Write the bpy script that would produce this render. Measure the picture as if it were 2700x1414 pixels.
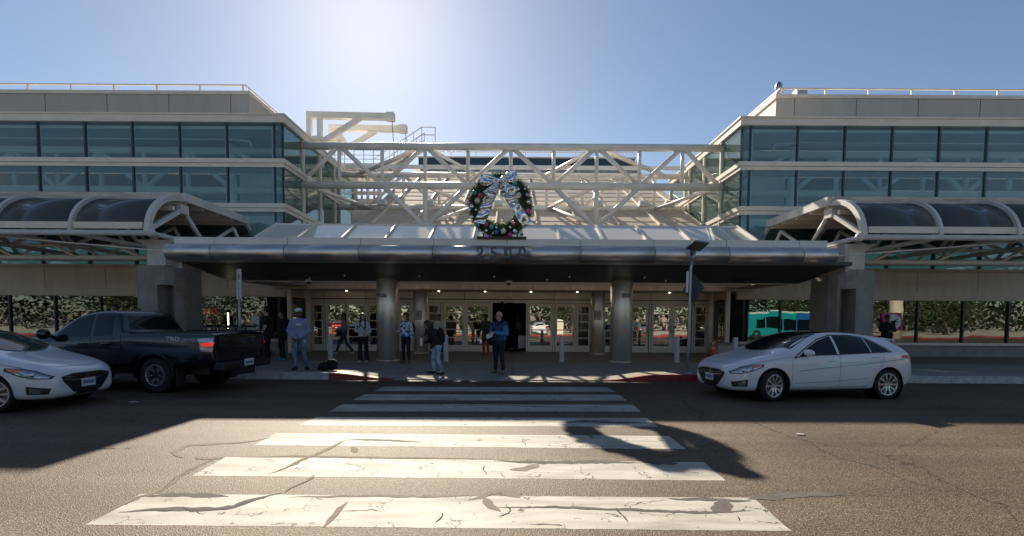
import bpy, bmesh, math, random
from mathutils import Vector, Matrix, Quaternion
from mathutils.bvhtree import BVHTree
R = math.radians
random.seed(7)
for o in list(bpy.data.objects): bpy.data.objects.remove(o)
scene = bpy.context.scene
COL = scene.collection

# ---------------------------------------------------------------- camera
F = 1275.0; PITCH = R(2.92); ROLL = 0.0060; CH = 1.63
PPX, PPY = 1350.0, 910.0
cam = bpy.data.cameras.new('camera'); camo = bpy.data.objects.new('camera', cam); COL.objects.link(camo)
cam.sensor_width = 36; cam.lens = F / 2700 * 36; cam.shift_y = (PPY - 707) / 2700
cam.clip_start = 0.1; cam.clip_end = 6000
CR = (Matrix.Rotation(math.pi / 2 - PITCH, 4, 'X') @ Matrix.Rotation(ROLL, 4, 'Z'))
camo.matrix_world = Matrix.Translation((0, 0, CH)) @ CR
scene.camera = camo
scene.render.resolution_x = 1024; scene.render.resolution_y = 536
CR3 = CR.to_3x3()
def ray(px, py): return CR3 @ Vector(((px - PPX) / F, -(py - PPY) / F, -1))
def P(px, py, Y):
    d = ray(px, py); k = Y / d.y
    return Vector((0, 0, CH)) + d * k
def G(px, py, z=0.0):
    d = ray(px, py); k = (z - CH) / d.z
    return Vector((0, 0, CH)) + d * k

# ---------------------------------------------------------------- world, sun
SUN = Vector((-0.288, 1.0, 0.655)).normalized()
EL = math.asin(SUN.z); AZ = math.atan2(SUN.x, SUN.y)
w = bpy.data.worlds.new('World'); scene.world = w; w.use_nodes = True
nt = w.node_tree; bg = nt.nodes['Background']
sky = nt.nodes.new('ShaderNodeTexSky'); sky.sky_type = 'NISHITA'; sky.sun_disc = False
sky.sun_elevation = EL; sky.sun_rotation = AZ; sky.air_density = 1.0; sky.dust_density = 0.42; sky.ozone_density = 1.6; sky.altitude = 300
nt.links.new(sky.outputs[0], bg.inputs[0]); bg.inputs[1].default_value = 0.055
sl = bpy.data.lights.new('sun', 'SUN'); sl.energy = 5.0; sl.angle = R(0.53); sl.color = (1.0, 0.90, 0.74)
so = bpy.data.objects.new('sun', sl); COL.objects.link(so)
so.rotation_mode = 'QUATERNION'; so.rotation_quaternion = SUN.to_track_quat('Z', 'Y'); so.location = (-10, 40, 40)
scene.view_settings.view_transform = 'Standard'; scene.view_settings.look = 'None'
scene.view_settings.exposure = 0.95; scene.view_settings.gamma = 1
scene.render.engine = 'CYCLES'
scene.cycles.max_bounces = 8; scene.cycles.transparent_max_bounces = 24

# ---------------------------------------------------------------- materials
def mat(name, col, rough=0.6, metal=0.0, var=0.0, vs=3.0, bump=0.0, bs=30.0, spec=0.5, coat=0.0, emit=None, es=0.0, aniso_z=False, streak=None):
    m = bpy.data.materials.new(name); m.use_nodes = True; n = m.node_tree; b = n.nodes['Principled BSDF']
    b.inputs['Base Color'].default_value = (*col, 1); b.inputs['Roughness'].default_value = rough
    b.inputs['Metallic'].default_value = metal; b.inputs['Specular IOR Level'].default_value = spec
    b.inputs['Coat Weight'].default_value = coat; b.inputs['Coat Roughness'].default_value = 0.05
    tc = n.nodes.new('ShaderNodeTexCoord'); mp = n.nodes.new('ShaderNodeMapping'); n.links.new(tc.outputs['Object'], mp.inputs[0])
    if streak: mp.inputs['Scale'].default_value = streak
    if var > 0:
        no = n.nodes.new('ShaderNodeTexNoise'); no.inputs['Scale'].default_value = vs; no.inputs['Detail'].default_value = 8; no.inputs['Roughness'].default_value = 0.65
        n.links.new(mp.outputs[0], no.inputs[0])
        cr = n.nodes.new('ShaderNodeValToRGB'); n.links.new(no.outputs[0], cr.inputs[0])
        cr.color_ramp.elements[0].position = 0.3; cr.color_ramp.elements[1].position = 0.7
        cr.color_ramp.elements[0].color = (*[max(0, c * (1 - var)) for c in col], 1)
        cr.color_ramp.elements[1].color = (*[min(1, c * (1 + var * 0.6)) for c in col], 1)
        n.links.new(cr.outputs[0], b.inputs['Base Color'])
        mr = n.nodes.new('ShaderNodeMapRange'); n.links.new(no.outputs[0], mr.inputs[0])
        mr.inputs['To Min'].default_value = max(0.02, rough - 0.12 * min(1, rough * 3)); mr.inputs['To Max'].default_value = min(1, rough + 0.12 * min(1, rough * 3))
        n.links.new(mr.outputs[0], b.inputs['Roughness'])
    if bump > 0:
        n2 = n.nodes.new('ShaderNodeTexNoise'); n2.inputs['Scale'].default_value = bs; n2.inputs['Detail'].default_value = 6
        n.links.new(mp.outputs[0], n2.inputs[0])
        bp = n.nodes.new('ShaderNodeBump'); bp.inputs['Strength'].default_value = bump; bp.inputs['Distance'].default_value = 0.02
        n.links.new(n2.outputs[0], bp.inputs['Height']); n.links.new(bp.outputs[0], b.inputs['Normal'])
    if emit: b.inputs['Emission Color'].default_value = (*emit, 1); b.inputs['Emission Strength'].default_value = es
    return m

def glass(name, tint, refl=0.1, rough=0.0, gcol=(1, 1, 1), body=None, bodyf=0.0, ior=1.5, warp=0.0):
    m = bpy.data.materials.new(name); m.use_nodes = True; n = m.node_tree; n.nodes.clear()
    out = n.nodes.new('ShaderNodeOutputMaterial'); tr = n.nodes.new('ShaderNodeBsdfTransparent'); tr.inputs[0].default_value = (*tint, 1)
    gl = n.nodes.new('ShaderNodeBsdfGlossy'); gl.inputs['Roughness'].default_value = rough; gl.inputs[0].default_value = (*gcol, 1)
    fr = n.nodes.new('ShaderNodeFresnel'); ge = n.nodes.new('ShaderNodeNewGeometry'); mr0 = n.nodes.new('ShaderNodeMapRange'); mr0.inputs['To Min'].default_value = ior; mr0.inputs['To Max'].default_value = 1 / ior
    n.links.new(ge.outputs['Backfacing'], mr0.inputs[0]); n.links.new(mr0.outputs[0], fr.inputs[0])
    ad = n.nodes.new('ShaderNodeMath'); ad.operation = 'ADD'; ad.use_clamp = True; n.links.new(fr.outputs[0], ad.inputs[0]); ad.inputs[1].default_value = refl
    mx = n.nodes.new('ShaderNodeMixShader'); n.links.new(ad.outputs[0], mx.inputs[0])
    src = tr
    if body:
        df = n.nodes.new('ShaderNodeBsdfDiffuse'); df.inputs[0].default_value = (*body, 1)
        m2 = n.nodes.new('ShaderNodeMixShader'); m2.inputs[0].default_value = bodyf
        n.links.new(tr.outputs[0], m2.inputs[1]); n.links.new(df.outputs[0], m2.inputs[2]); src = m2
    if warp > 0:
        tc = n.nodes.new('ShaderNodeTexCoord'); no = n.nodes.new('ShaderNodeTexNoise'); no.inputs['Scale'].default_value = 1.3; no.inputs['Detail'].default_value = 1
        n.links.new(tc.outputs['Object'], no.inputs[0]); bp = n.nodes.new('ShaderNodeBump'); bp.inputs['Strength'].default_value = warp; bp.inputs['Distance'].default_value = 0.02
        n.links.new(no.outputs[0], bp.inputs['Height']); n.links.new(bp.outputs[0], gl.inputs['Normal'])
    n.links.new(src.outputs[0], mx.inputs[1]); n.links.new(gl.outputs[0], mx.inputs[2]); n.links.new(mx.outputs[0], out.inputs[0])
    return m

M = {}
M['truss'] = mat('painted_steel', (0.82, 0.78, 0.72), 0.45, var=0.14, vs=1.2, bump=0.05, bs=12)
M['doorpaint'] = mat('door_frame_paint', (0.86, 0.78, 0.66), 0.4, var=0.08, vs=2)
M['panel'] = mat('fascia_paint', (0.66, 0.64, 0.61), 0.45, metal=0.1, var=0.12, vs=1.0, streak=(1, 1, 0.35))
M['grey_panel'] = mat('penthouse_cladding', (0.46, 0.43, 0.39), 0.6, var=0.10, vs=0.9, streak=(2, 1, .4))
M['trim'] = mat('window_trim', (0.76, 0.68, 0.58), 0.45, var=0.14, vs=1.5, streak=(1, 1, 3))
M['dark_frame'] = mat('dark_mullion', (0.03, 0.045, 0.06), 0.35)
M['steel'] = mat('brushed_steel', (0.92, 0.83, 0.71), 0.33, metal=0.72, var=0.12, vs=2.0, streak=(1, 1, 0.3))
_b = M['steel'].node_tree.nodes['Principled BSDF']; _b.inputs['Anisotropic'].default_value = 0.75; _b.inputs['Anisotropic Rotation'].default_value = 0.25
_t = M['steel'].node_tree.nodes.new('ShaderNodeTangent'); _t.direction_type = 'RADIAL'; _t.axis = 'Z'; M['steel'].node_tree.links.new(_t.outputs[0], _b.inputs['Tangent'])
M['roll'] = mat('rolled_steel', (0.66, 0.62, 0.60), 0.36, metal=1.0, var=0.12, vs=3.0, streak=(0.3, 1, 1))
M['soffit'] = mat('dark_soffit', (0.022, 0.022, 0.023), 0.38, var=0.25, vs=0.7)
M['beige'] = mat('beige_wall', (0.66, 0.55, 0.43), 0.65, streak=(2, 1, .35), var=0.12, vs=1.1, bump=0.04, bs=60)
M['ceiling'] = mat('entry_ceiling_paint', (0.52, 0.44, 0.35), 0.5, var=0.15, vs=1)
M['band'] = mat('coffer_panel', (0.66, 0.52, 0.40), 0.35, metal=0.15, var=0.2, vs=2.0, streak=(3, 1, 0.3))
M['concrete'] = mat('pier_concrete', (0.30, 0.275, 0.25), 0.85, var=0.28, vs=2.5, bump=0.25, bs=25)
M['sidewalk'] = mat('sidewalk_concrete', (0.32, 0.285, 0.24), 0.85, var=0.25, vs=1.3, bump=0.15, bs=40)
M['paver'] = mat('brown_paving', (0.23, 0.18, 0.14), 0.6, var=0.22, vs=1.5, bump=0.1, bs=30)
M['redcurb'] = mat('red_curb_paint', (0.30, 0.025, 0.03), 0.6, var=0.3, vs=5, bump=0.2, bs=30)
M['whitecurb'] = mat('worn_white_curb_paint', (0.48, 0.47, 0.45), 0.7, var=0.45, vs=5, bump=0.2, bs=30)
M['roof'] = mat('sloped_roof_panels', (0.54, 0.475, 0.39), 0.9, spec=.1, var=0.12, vs=0.8, streak=(0.15, 1, 1))
M['clerestory'] = mat('clerestory_glass', (0.03, 0.05, 0.07), 0.15, var=0.2, vs=1)
M['black'] = mat('black_plastic', (0.015, 0.015, 0.016), 0.45)
M['rubber'] = mat('tyre_rubber', (0.018, 0.018, 0.018), 0.8, bump=0.2, bs=60)
M['chrome'] = mat('polished_metal', (0.75, 0.75, 0.76), 0.18, metal=1.0)
M['alloy'] = mat('alloy_rim', (0.62, 0.62, 0.63), 0.28, metal=0.9)
M['white'] = mat('white_enamel', (0.75, 0.75, 0.73), 0.4, var=0.08, vs=3)
M['bollard'] = mat('bollard_paint', (0.55, 0.55, 0.54), 0.5, var=0.15, vs=6)
M['galv'] = mat('galvanised_pole', (0.36, 0.39, 0.42), 0.4, metal=0.8, var=0.2, vs=6)
M['num'] = mat('number_metal', (0.075, 0.09, 0.10), 0.6)
M['lamp'] = mat('lit_downlight', (1, 1, 1), 0.5, emit=(1.0, 0.85, 0.6), es=5)
M['led'] = mat('lit_led_bulb', (1, 1, 0.8), 0.5, emit=(1.0, 0.95, 0.6), es=5)
M['glass_blue'] = glass('curtain_wall_glass', (0.82, 0.93, 0.95), 0.01, 0.0, (0.85, 0.93, 0.97), body=(0.12, 0.22, 0.24), bodyf=0.05)
M['glass_side'] = glass('side_glass', (0.62, 0.74, 0.72), 0.06, 0.0, (0.9, 1.0, 0.95), body=(0.28, 0.36, 0.33), bodyf=0.22)
M['glass_store'] = glass('shopfront_glass', (0.32, 0.38, 0.36), 0.18, 0.0, (0.74, 0.80, 0.77), warp=0.07)
M['glass_door'] = glass('door_glass', (0.20, 0.22, 0.20), 0.38, 0.0, (0.90, 0.90, 0.84), warp=0.14)
M['glass_arch'] = glass('shelter_glass', (0.30, 0.32, 0.32), 0.02, 0.12, (0.55, 0.60, 0.62), body=(0.10, 0.10, 0.095), bodyf=0.8)
M['skylight'] = glass('skylight_glass', (0.7, 0.74, 0.72), 0.04, 0.03, (0.8, 0.9, 0.95), body=(0.84, 0.74, 0.58), bodyf=0.95)
M['clearglass'] = glass('clear_slot_glass', (0.97, 0.97, 0.95), 0.0, 0.0)
M['interior'] = mat('interior_wall', (0.72, 0.76, 0.76), 0.7, var=0.1, vs=0.6)
def translucent(name, col):
    m = bpy.data.materials.new(name); m.use_nodes = True; n = m.node_tree; n.nodes.clear(); out = n.nodes.new('ShaderNodeOutputMaterial')
    t = n.nodes.new('ShaderNodeBsdfTranslucent'); t.inputs[0].default_value = (*col, 1); d = n.nodes.new('ShaderNodeBsdfDiffuse'); d.inputs[0].default_value = (*col, 1); x = n.nodes.new('ShaderNodeMixShader'); x.inputs[0].default_value = .45
    n.links.new(t.outputs[0], x.inputs[1]); n.links.new(d.outputs[0], x.inputs[2]); n.links.new(x.outputs[0], out.inputs[0]); return m
M['backlit_sheet'] = translucent('teal_backlight_sheet', (0.20, 0.30, 0.31))  # sun from behind glows through it, standing in for a lit interior
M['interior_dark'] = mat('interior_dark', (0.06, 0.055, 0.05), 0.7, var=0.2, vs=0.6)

# asphalt
def asphalt():
    m = bpy.data.materials.new('asphalt'); m.use_nodes = True; n = m.node_tree; b = n.nodes['Principled BSDF']
    tc = n.nodes.new('ShaderNodeTexCoord')
    vo = n.nodes.new('ShaderNodeTexVoronoi'); vo.inputs['Scale'].default_value = 95; n.links.new(tc.outputs['Object'], vo.inputs[0])
    sp = n.nodes.new('ShaderNodeValToRGB'); n.links.new(vo.outputs['Color'], sp.inputs[0])
    e = sp.color_ramp.elements; e[0].position = 0.0; e[0].color = (0.022, 0.017, 0.012, 1); e[1].position = 1.0; e[1].color = (0.30, 0.225, 0.155, 1)
    x = e.new(0.5); x.color = (0.094, 0.068, 0.045, 1); x = e.new(0.85); x.color = (0.18, 0.134, 0.092, 1)
    no = n.nodes.new('ShaderNodeTexNoise'); no.inputs['Scale'].default_value = 0.55; no.inputs['Detail'].default_value = 7; n.links.new(tc.outputs['Object'], no.inputs[0])
    mr = n.nodes.new('ShaderNodeMapRange'); n.links.new(no.outputs[0], mr.inputs[0]); mr.inputs['From Min'].default_value = 0.3; mr.inputs['From Max'].default_value = 0.7; mr.inputs['To Min'].default_value = 0.75; mr.inputs['To Max'].default_value = 1.15
    mx = n.nodes.new('ShaderNodeVectorMath'); mx.operation = 'SCALE'; n.links.new(sp.outputs[0], mx.inputs[0]); n.links.new(mr.outputs[0], mx.inputs['Scale'])
    mps = n.nodes.new('ShaderNodeMapping'); mps.inputs['Scale'].default_value = (0.12, 1.6, 1); n.links.new(tc.outputs['Object'], mps.inputs[0])
    ns = n.nodes.new('ShaderNodeTexNoise'); ns.inputs['Scale'].default_value = 1.2; ns.inputs['Detail'].default_value = 5; n.links.new(mps.outputs[0], ns.inputs[0])
    mrs = n.nodes.new('ShaderNodeMapRange'); n.links.new(ns.outputs[0], mrs.inputs[0]); mrs.inputs['From Min'].default_value = 0.35; mrs.inputs['From Max'].default_value = 0.65; mrs.inputs['To Min'].default_value = 0.80; mrs.inputs['To Max'].default_value = 1.12
    mx2 = n.nodes.new('ShaderNodeVectorMath'); mx2.operation = 'SCALE'; n.links.new(mx.outputs[0], mx2.inputs[0]); n.links.new(mrs.outputs[0], mx2.inputs['Scale']); mx = mx2
    vo3 = n.nodes.new('ShaderNodeTexVoronoi'); vo3.inputs['Scale'].default_value = 0.9; vo3.feature = 'F1'; n.links.new(tc.outputs['Object'], vo3.inputs[0])
    cro = n.nodes.new('ShaderNodeValToRGB'); n.links.new(vo3.outputs['Distance'], cro.inputs[0]); cro.color_ramp.elements[0].position = 0.03; cro.color_ramp.elements[0].color = (.62, .60, .58, 1); cro.color_ramp.elements[1].position = 0.09; cro.color_ramp.elements[1].color = (1, 1, 1, 1)
    mx3 = n.nodes.new('ShaderNodeVectorMath'); mx3.operation = 'MULTIPLY'; n.links.new(mx.outputs[0], mx3.inputs[0]); n.links.new(cro.outputs[0], mx3.inputs[1]); mx = mx3
    # fine cracks
    n3 = n.nodes.new('ShaderNodeTexNoise'); n3.inputs['Scale'].default_value = 2.2; n3.inputs['Detail'].default_value = 5; n.links.new(tc.outputs['Object'], n3.inputs[0])
    vm = n.nodes.new('ShaderNodeVectorMath'); vm.operation = 'MULTIPLY_ADD'; n.links.new(n3.outputs['Color'], vm.inputs[0]); vm.inputs[1].default_value = (0.6, 0.6, 0); n.links.new(tc.outputs['Object'], vm.inputs[2])
    v2 = n.nodes.new('ShaderNodeTexVoronoi'); v2.feature = 'DISTANCE_TO_EDGE'; v2.inputs['Scale'].default_value = 0.22; n.links.new(vm.outputs[0], v2.inputs[0])
    c2 = n.nodes.new('ShaderNodeValToRGB'); n.links.new(v2.outputs[0], c2.inputs[0]); c2.color_ramp.elements[0].position = 0.0008; c2.color_ramp.elements[0].color = (0.35, 0.35, 0.35, 1); c2.color_ramp.elements[1].position = 0.0022; c2.color_ramp.elements[1].color = (1, 1, 1, 1)
    m3 = n.nodes.new('ShaderNodeVectorMath'); m3.operation = 'MULTIPLY'; n.links.new(mx.outputs[0], m3.inputs[0]); n.links.new(c2.outputs[0], m3.inputs[1])
    n.links.new(m3.outputs[0], b.inputs['Base Color'])
    b.inputs['Roughness'].default_value = 0.66; b.inputs['Specular IOR Level'].default_value = 0.35; b.inputs['Specular Tint'].default_value = (1.0, .86, .68, 1)
    bp = n.nodes.new('ShaderNodeBump'); bp.inputs['Strength'].default_value = 0.75; bp.inputs['Distance'].default_value = 0.006
    n.links.new(vo.outputs['Distance'], bp.inputs['Height']); n.links.new(bp.outputs[0], b.inputs['Normal'])
    return m
M['asphalt'] = asphalt()

def bar_paint():
    m = bpy.data.materials.new('worn_crosswalk_paint'); m.use_nodes = True; n = m.node_tree; b = n.nodes['Principled BSDF']
    out = n.nodes['Material Output']
    tc = n.nodes.new('ShaderNodeTexCoord')
    n3 = n.nodes.new('ShaderNodeTexNoise'); n3.inputs['Scale'].default_value = 9; n3.inputs['Detail'].default_value = 6; n.links.new(tc.outputs['Object'], n3.inputs[0])
    vm = n.nodes.new('ShaderNodeVectorMath'); vm.operation = 'MULTIPLY_ADD'; n.links.new(n3.outputs['Color'], vm.inputs[0]); vm.inputs[1].default_value = (0.22, 0.22, 0); n.links.new(tc.outputs['Object'], vm.inputs[2])
    v2 = n.nodes.new('ShaderNodeTexVoronoi'); v2.feature = 'DISTANCE_TO_EDGE'; v2.inputs['Scale'].default_value = 4.2; n.links.new(vm.outputs[0], v2.inputs[0])
    lt = n.nodes.new('ShaderNodeMath'); lt.operation = 'LESS_THAN'; n.links.new(v2.outputs[0], lt.inputs[0]); lt.inputs[1].default_value = 0.018
    n4 = n.nodes.new('ShaderNodeTexNoise'); n4.inputs['Scale'].default_value = 3.1; n4.inputs['Detail'].default_value = 3; n.links.new(tc.outputs['Object'], n4.inputs[0])
    g1 = n.nodes.new('ShaderNodeMath'); g1.operation = 'GREATER_THAN'; n.links.new(n4.outputs[0], g1.inputs[0]); g1.inputs[1].default_value = 0.555
    a = n.nodes.new('ShaderNodeMath'); a.operation = 'MULTIPLY'; n.links.new(lt.outputs[0], a.inputs[0]); n.links.new(g1.outputs[0], a.inputs[1])
    n5 = n.nodes.new('ShaderNodeTexNoise'); n5.inputs['Scale'].default_value = 34; n5.inputs['Detail'].default_value = 3; n.links.new(tc.outputs['Object'], n5.inputs[0])
    g2 = n.nodes.new('ShaderNodeMath'); g2.operation = 'GREATER_THAN'; n.links.new(n5.outputs[0], g2.inputs[0]); g2.inputs[1].default_value = 0.69
    a2 = n.nodes.new('ShaderNodeMath'); a2.operation = 'MAXIMUM'; n.links.new(a.outputs[0], a2.inputs[0]); n.links.new(g2.outputs[0], a2.inputs[1])
    mp = n.nodes.new('ShaderNodeMapping'); mp.inputs['Scale'].default_value = (0.5, 2.5, 1); n.links.new(tc.outputs['Object'], mp.inputs[0])
    n6 = n.nodes.new('ShaderNodeTexNoise'); n6.inputs['Scale'].default_value = 2.2; n6.inputs['Detail'].default_value = 7; n.links.new(mp.outputs[0], n6.inputs[0])
    cr = n.nodes.new('ShaderNodeValToRGB'); n.links.new(n6.outputs[0], cr.inputs[0]); e = cr.color_ramp.elements
    e[0].position = 0.30; e[0].color = (0.27, 0.24, 0.195, 1); e[1].position = 0.62; e[1].color = (0.46, 0.43, 0.375, 1)
    mc = n.nodes.new('ShaderNodeMixRGB'); n.links.new(a2.outputs[0], mc.inputs[0]); n.links.new(cr.outputs[0], mc.inputs[1]); mc.inputs[2].default_value = (0.06, 0.05, 0.042, 1)
    n.links.new(mc.outputs[0], b.inputs['Base Color']); b.inputs['Roughness'].default_value = 0.72; b.inputs['Specular IOR Level'].default_value = 0.35
    bp = n.nodes.new('ShaderNodeBump'); bp.inputs['Strength'].default_value = 0.3; bp.inputs['Distance'].default_value = 0.004
    n.links.new(n5.outputs[0], bp.inputs['Height']); n.links.new(bp.outputs[0], b.inputs['Normal'])
    return m
M['barpaint'] = bar_paint()

# ---------------------------------------------------------------- builders
WM = {}
def tag(o, label=None, cat=None, group=None, kind=None):
    if label: o['label'] = label
    if cat: o['category'] = cat
    if group: o['group'] = group
    if kind: o['kind'] = kind
    return o
def thing(name, label, cat, loc=(0, 0, 0), group=None):
    o = bpy.data.objects.new(name, None); COL.objects.link(o); o.location = loc; o.empty_display_size = 0.2
    WM[o.name] = Matrix.Translation(loc)
    return tag(o, label, cat, group)
def link_mesh(name, me, m, parent=None):
    o = bpy.data.objects.new(name, me); COL.objects.link(o)
    if m is not None:
        for mm in (m if isinstance(m, (list, tuple)) else [m]): me.materials.append(M[mm] if isinstance(mm, str) else mm)
    if parent is not None:
        W = WM.get(parent.name, Matrix()); me.transform(W.inverted()); o.parent = parent; WM[o.name] = W
    else: WM[o.name] = Matrix()
    return o
class MB:
    def __init__(s): s.bm = bmesh.new()
    def box(s, x0, x1, y0, y1, z0, z1, mi=0):
        vs = [s.bm.verts.new(p) for p in ((x0, y0, z0), (x1, y0, z0), (x1, y1, z0), (x0, y1, z0), (x0, y0, z1), (x1, y0, z1), (x1, y1, z1), (x0, y1, z1))]
        for f in ((0, 3, 2, 1), (4, 5, 6, 7), (0, 1, 5, 4), (1, 2, 6, 5), (2, 3, 7, 6), (3, 0, 4, 7)):
            fa = s.bm.faces.new([vs[i] for i in f]); fa.material_index = mi
        return s
    def frame(s, a, b, up=(0, 0, 1)):
        a, b = Vector(a), Vector(b); d = (b - a); d.normalize(); up = Vector(up)
        if abs(d.dot(up)) > 0.98: up = Vector((0, 1, 0))
        u = d.cross(up).normalized(); v = u.cross(d).normalized(); return a, b, u, v
    def bar(s, a, b, w, h, up=(0, 0, 1), mi=0):
        a, b, u, v = s.frame(a, b, up); u = u * w / 2; v = v * h / 2
        vs = [s.bm.verts.new(p) for p in (a - u - v, a + u - v, a + u + v, a - u + v, b - u - v, b + u - v, b + u + v, b - u + v)]
        for f in ((0, 3, 2, 1), (4, 5, 6, 7), (0, 1, 5, 4), (1, 2, 6, 5), (2, 3, 7, 6), (3, 0, 4, 7)):
            fa = s.bm.faces.new([vs[i] for i in f]); fa.material_index = mi
        return s
    def tube(s, a, b, r, r2=None, n=16, cap=True, mi=0):
        r2 = r if r2 is None else r2
        a, b, u, v = s.frame(a, b)
        A = [s.bm.verts.new(a + (u * math.cos(t) + v * math.sin(t)) * r) for t in [2 * math.pi * i / n for i in range(n)]]
        B = [s.bm.verts.new(b + (u * math.cos(t) + v * math.sin(t)) * r2) for t in [2 * math.pi * i / n for i in range(n)]]
        for i in range(n):
            f = s.bm.faces.new((A[i], A[(i + 1) % n], B[(i + 1) % n], B[i])); f.smooth = True; f.material_index = mi
        if cap:
            f = s.bm.faces.new(A[::-1]); f.material_index = mi; f = s.bm.faces.new(B); f.material_index = mi
        return s
    def path(s, pts, r, n=8, mi=0):
        for i in range(len(pts) - 1): s.tube(pts[i], pts[i + 1], r, n=n, mi=mi)
        return s
    def sweep(s, pts, w, h, up=(1, 0, 0)):   # box beam along a path, constant side vector `up`
        up = Vector(up); ring = []
        for i, p in enumerate(pts):
            p = Vector(p); a = Vector(pts[max(0, i - 1)]); b = Vector(pts[min(len(pts) - 1, i + 1)]); d = (b - a).normalized(); nn = d.cross(up).normalized()
            ring.append([s.bm.verts.new(p + up * sx * w / 2 + nn * sy * h / 2) for sx, sy in ((-1, -1), (1, -1), (1, 1), (-1, 1))])
        for i in range(len(ring) - 1):
            for k in range(4): s.bm.faces.new((ring[i][k], ring[i][(k + 1) % 4], ring[i + 1][(k + 1) % 4], ring[i + 1][k]))
        s.bm.faces.new(ring[0][::-1]); s.bm.faces.new(ring[-1]); return s
    def ell(s, c, r, n=16, m=10, rot=None, mi=0):
        c = Vector(c); rows = []
        for j in range(1, m):
            t = math.pi * j / m; row = []
            for i in range(n):
                a = 2 * math.pi * i / n; p = Vector((r[0] * math.sin(t) * math.cos(a), r[1] * math.sin(t) * math.sin(a), r[2] * math.cos(t)))
                if rot: p = rot @ p
                row.append(s.bm.verts.new(c + p))
            rows.append(row)
        top = Vector((0, 0, r[2])); bot = -top
        if rot: top = rot @ top; bot = rot @ bot
        T = s.bm.verts.new(c + top); B = s.bm.verts.new(c + bot)
        fs = []
        for i in range(n):
            k = (i + 1) % n
            fs.append(s.bm.faces.new((T, rows[0][i], rows[0][k]))); fs.append(s.bm.faces.new((B, rows[-1][k], rows[-1][i])))
            for j in range(len(rows) - 1): fs.append(s.bm.faces.new((rows[j][i], rows[j + 1][i], rows[j + 1][k], rows[j][k])))
        for f in fs: f.smooth = True; f.material_index = mi
        return s
    def poly(s, pts, mi=0):
        f = s.bm.faces.new([s.bm.verts.new(p) for p in pts]); f.material_index = mi; return s
    def prism(s, pts, ext, mi=0):
        ext = Vector(ext); A = [s.bm.verts.new(Vector(p)) for p in pts]; B = [s.bm.verts.new(Vector(p) + ext) for p in pts]
        s.bm.faces.new(A).material_index = mi; s.bm.faces.new(B[::-1]).material_index = mi; n = len(pts)
        for i in range(n): s.bm.faces.new((A[i], B[i], B[(i + 1) % n], A[(i + 1) % n])).material_index = mi
        return s
    def lathe(s, prof, c=(0, 0, 0), axis='Z', n=32, close=False, mi=0):
        c = Vector(c); rings = []
        for r, h in prof:
            ring = []
            for i in range(n):
                a = 2 * math.pi * i / n
                if axis == 'Z': p = Vector((r * math.cos(a), r * math.sin(a), h))
                elif axis == 'Y': p = Vector((r * math.cos(a), h, r * math.sin(a)))
                else: p = Vector((h, r * math.cos(a), r * math.sin(a)))
                ring.append(s.bm.verts.new(c + p))
            rings.append(ring)
        rr = rings + ([rings[0]] if close else [])
        for j in range(len(rr) - 1):
            for i in range(n):
                f = s.bm.faces.new((rr[j][i], rr[j][(i + 1) % n], rr[j + 1][(i + 1) % n], rr[j + 1][i])); f.smooth = True; f.material_index = mi
        return s
    def grid(s, fn, nu, nv, mi=0, smooth=True):
        V = [[s.bm.verts.new(fn(i / nu, j / nv)) for j in range(nv + 1)] for i in range(nu + 1)]
        for i in range(nu):
            for j in range(nv):
                f = s.bm.faces.new((V[i][j], V[i + 1][j], V[i + 1][j + 1], V[i][j + 1])); f.smooth = smooth; f.material_index = mi
        return s
    def wob(s, a=.010):
        vs = s.bm.verts[-8:] if hasattr(s.bm.verts, '__getitem__') and not s.bm.verts.ensure_lookup_table() else []
        r = [random.uniform(-a, a) for _ in range(4)]
        for v in vs:
            k = (v.co.x > sum(q.co.x for q in vs) / 8) * 2 + (v.co.z > sum(q.co.z for q in vs) / 8); v.co.y += r[k]
        return s
    def build(s, name, m, parent=None, fix=True):
        if fix: bmesh.ops.recalc_face_normals(s.bm, faces=s.bm.faces[:])
        me = bpy.data.meshes.new(name); s.bm.to_mesh(me); s.bm.free()
        return link_mesh(name, me, m, parent)
def split_build(mb, name, m, parent=None):
    bm = mb.bm; bmesh.ops.recalc_face_normals(bm, faces=bm.faces[:]); seen = set(); out = []
    bm.verts.index_update()
    for v0 in bm.verts:
        if v0.index in seen: continue
        st = [v0]; seen.add(v0.index); vs = []
        while st:
            v = st.pop(); vs.append(v)
            for e in v.link_edges:
                o = e.other_vert(v)
                if o.index not in seen: seen.add(o.index); st.append(o)
        ix = {v.index: i for i, v in enumerate(vs)}; fs = {f for v in vs for f in v.link_faces}
        fs = sorted(fs, key=lambda f: f.index) if False else list(fs)
        me = bpy.data.meshes.new(name); me.from_pydata([v.co[:] for v in vs], [], [[ix[v.index] for v in f.verts] for f in fs])
        me.polygons.foreach_set('use_smooth', [f.smooth for f in fs]); out.append(link_mesh(name, me, m, parent))
    bm.free(); return out
def structure(o): o['kind'] = 'structure'; return o
def bake(o):   # apply modifiers
    dg = bpy.context.evaluated_depsgraph_get(); dg.update(); me = bpy.data.meshes.new_from_object(o.evaluated_get(dg)); me.name = o.name; old = o.data
    o.modifiers.clear(); o.data = me; bpy.data.meshes.remove(old); return o
def bevel(o, w=0.01, seg=2):
    b = o.modifiers.new('bevel', 'BEVEL'); b.width = w; b.segments = seg; b.limit_method = 'ANGLE'; b.angle_limit = R(40); return o
def children(o): return [c for c in bpy.data.objects if c.parent == o]
KIDS = {}
def copy_tree(o, parent=None):
    c = o.copy(); COL.objects.link(c); c.parent = parent
    for ch in KIDS.get(o.name) or KIDS.setdefault(o.name, children(o)): copy_tree(ch, c)
    return c
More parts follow.
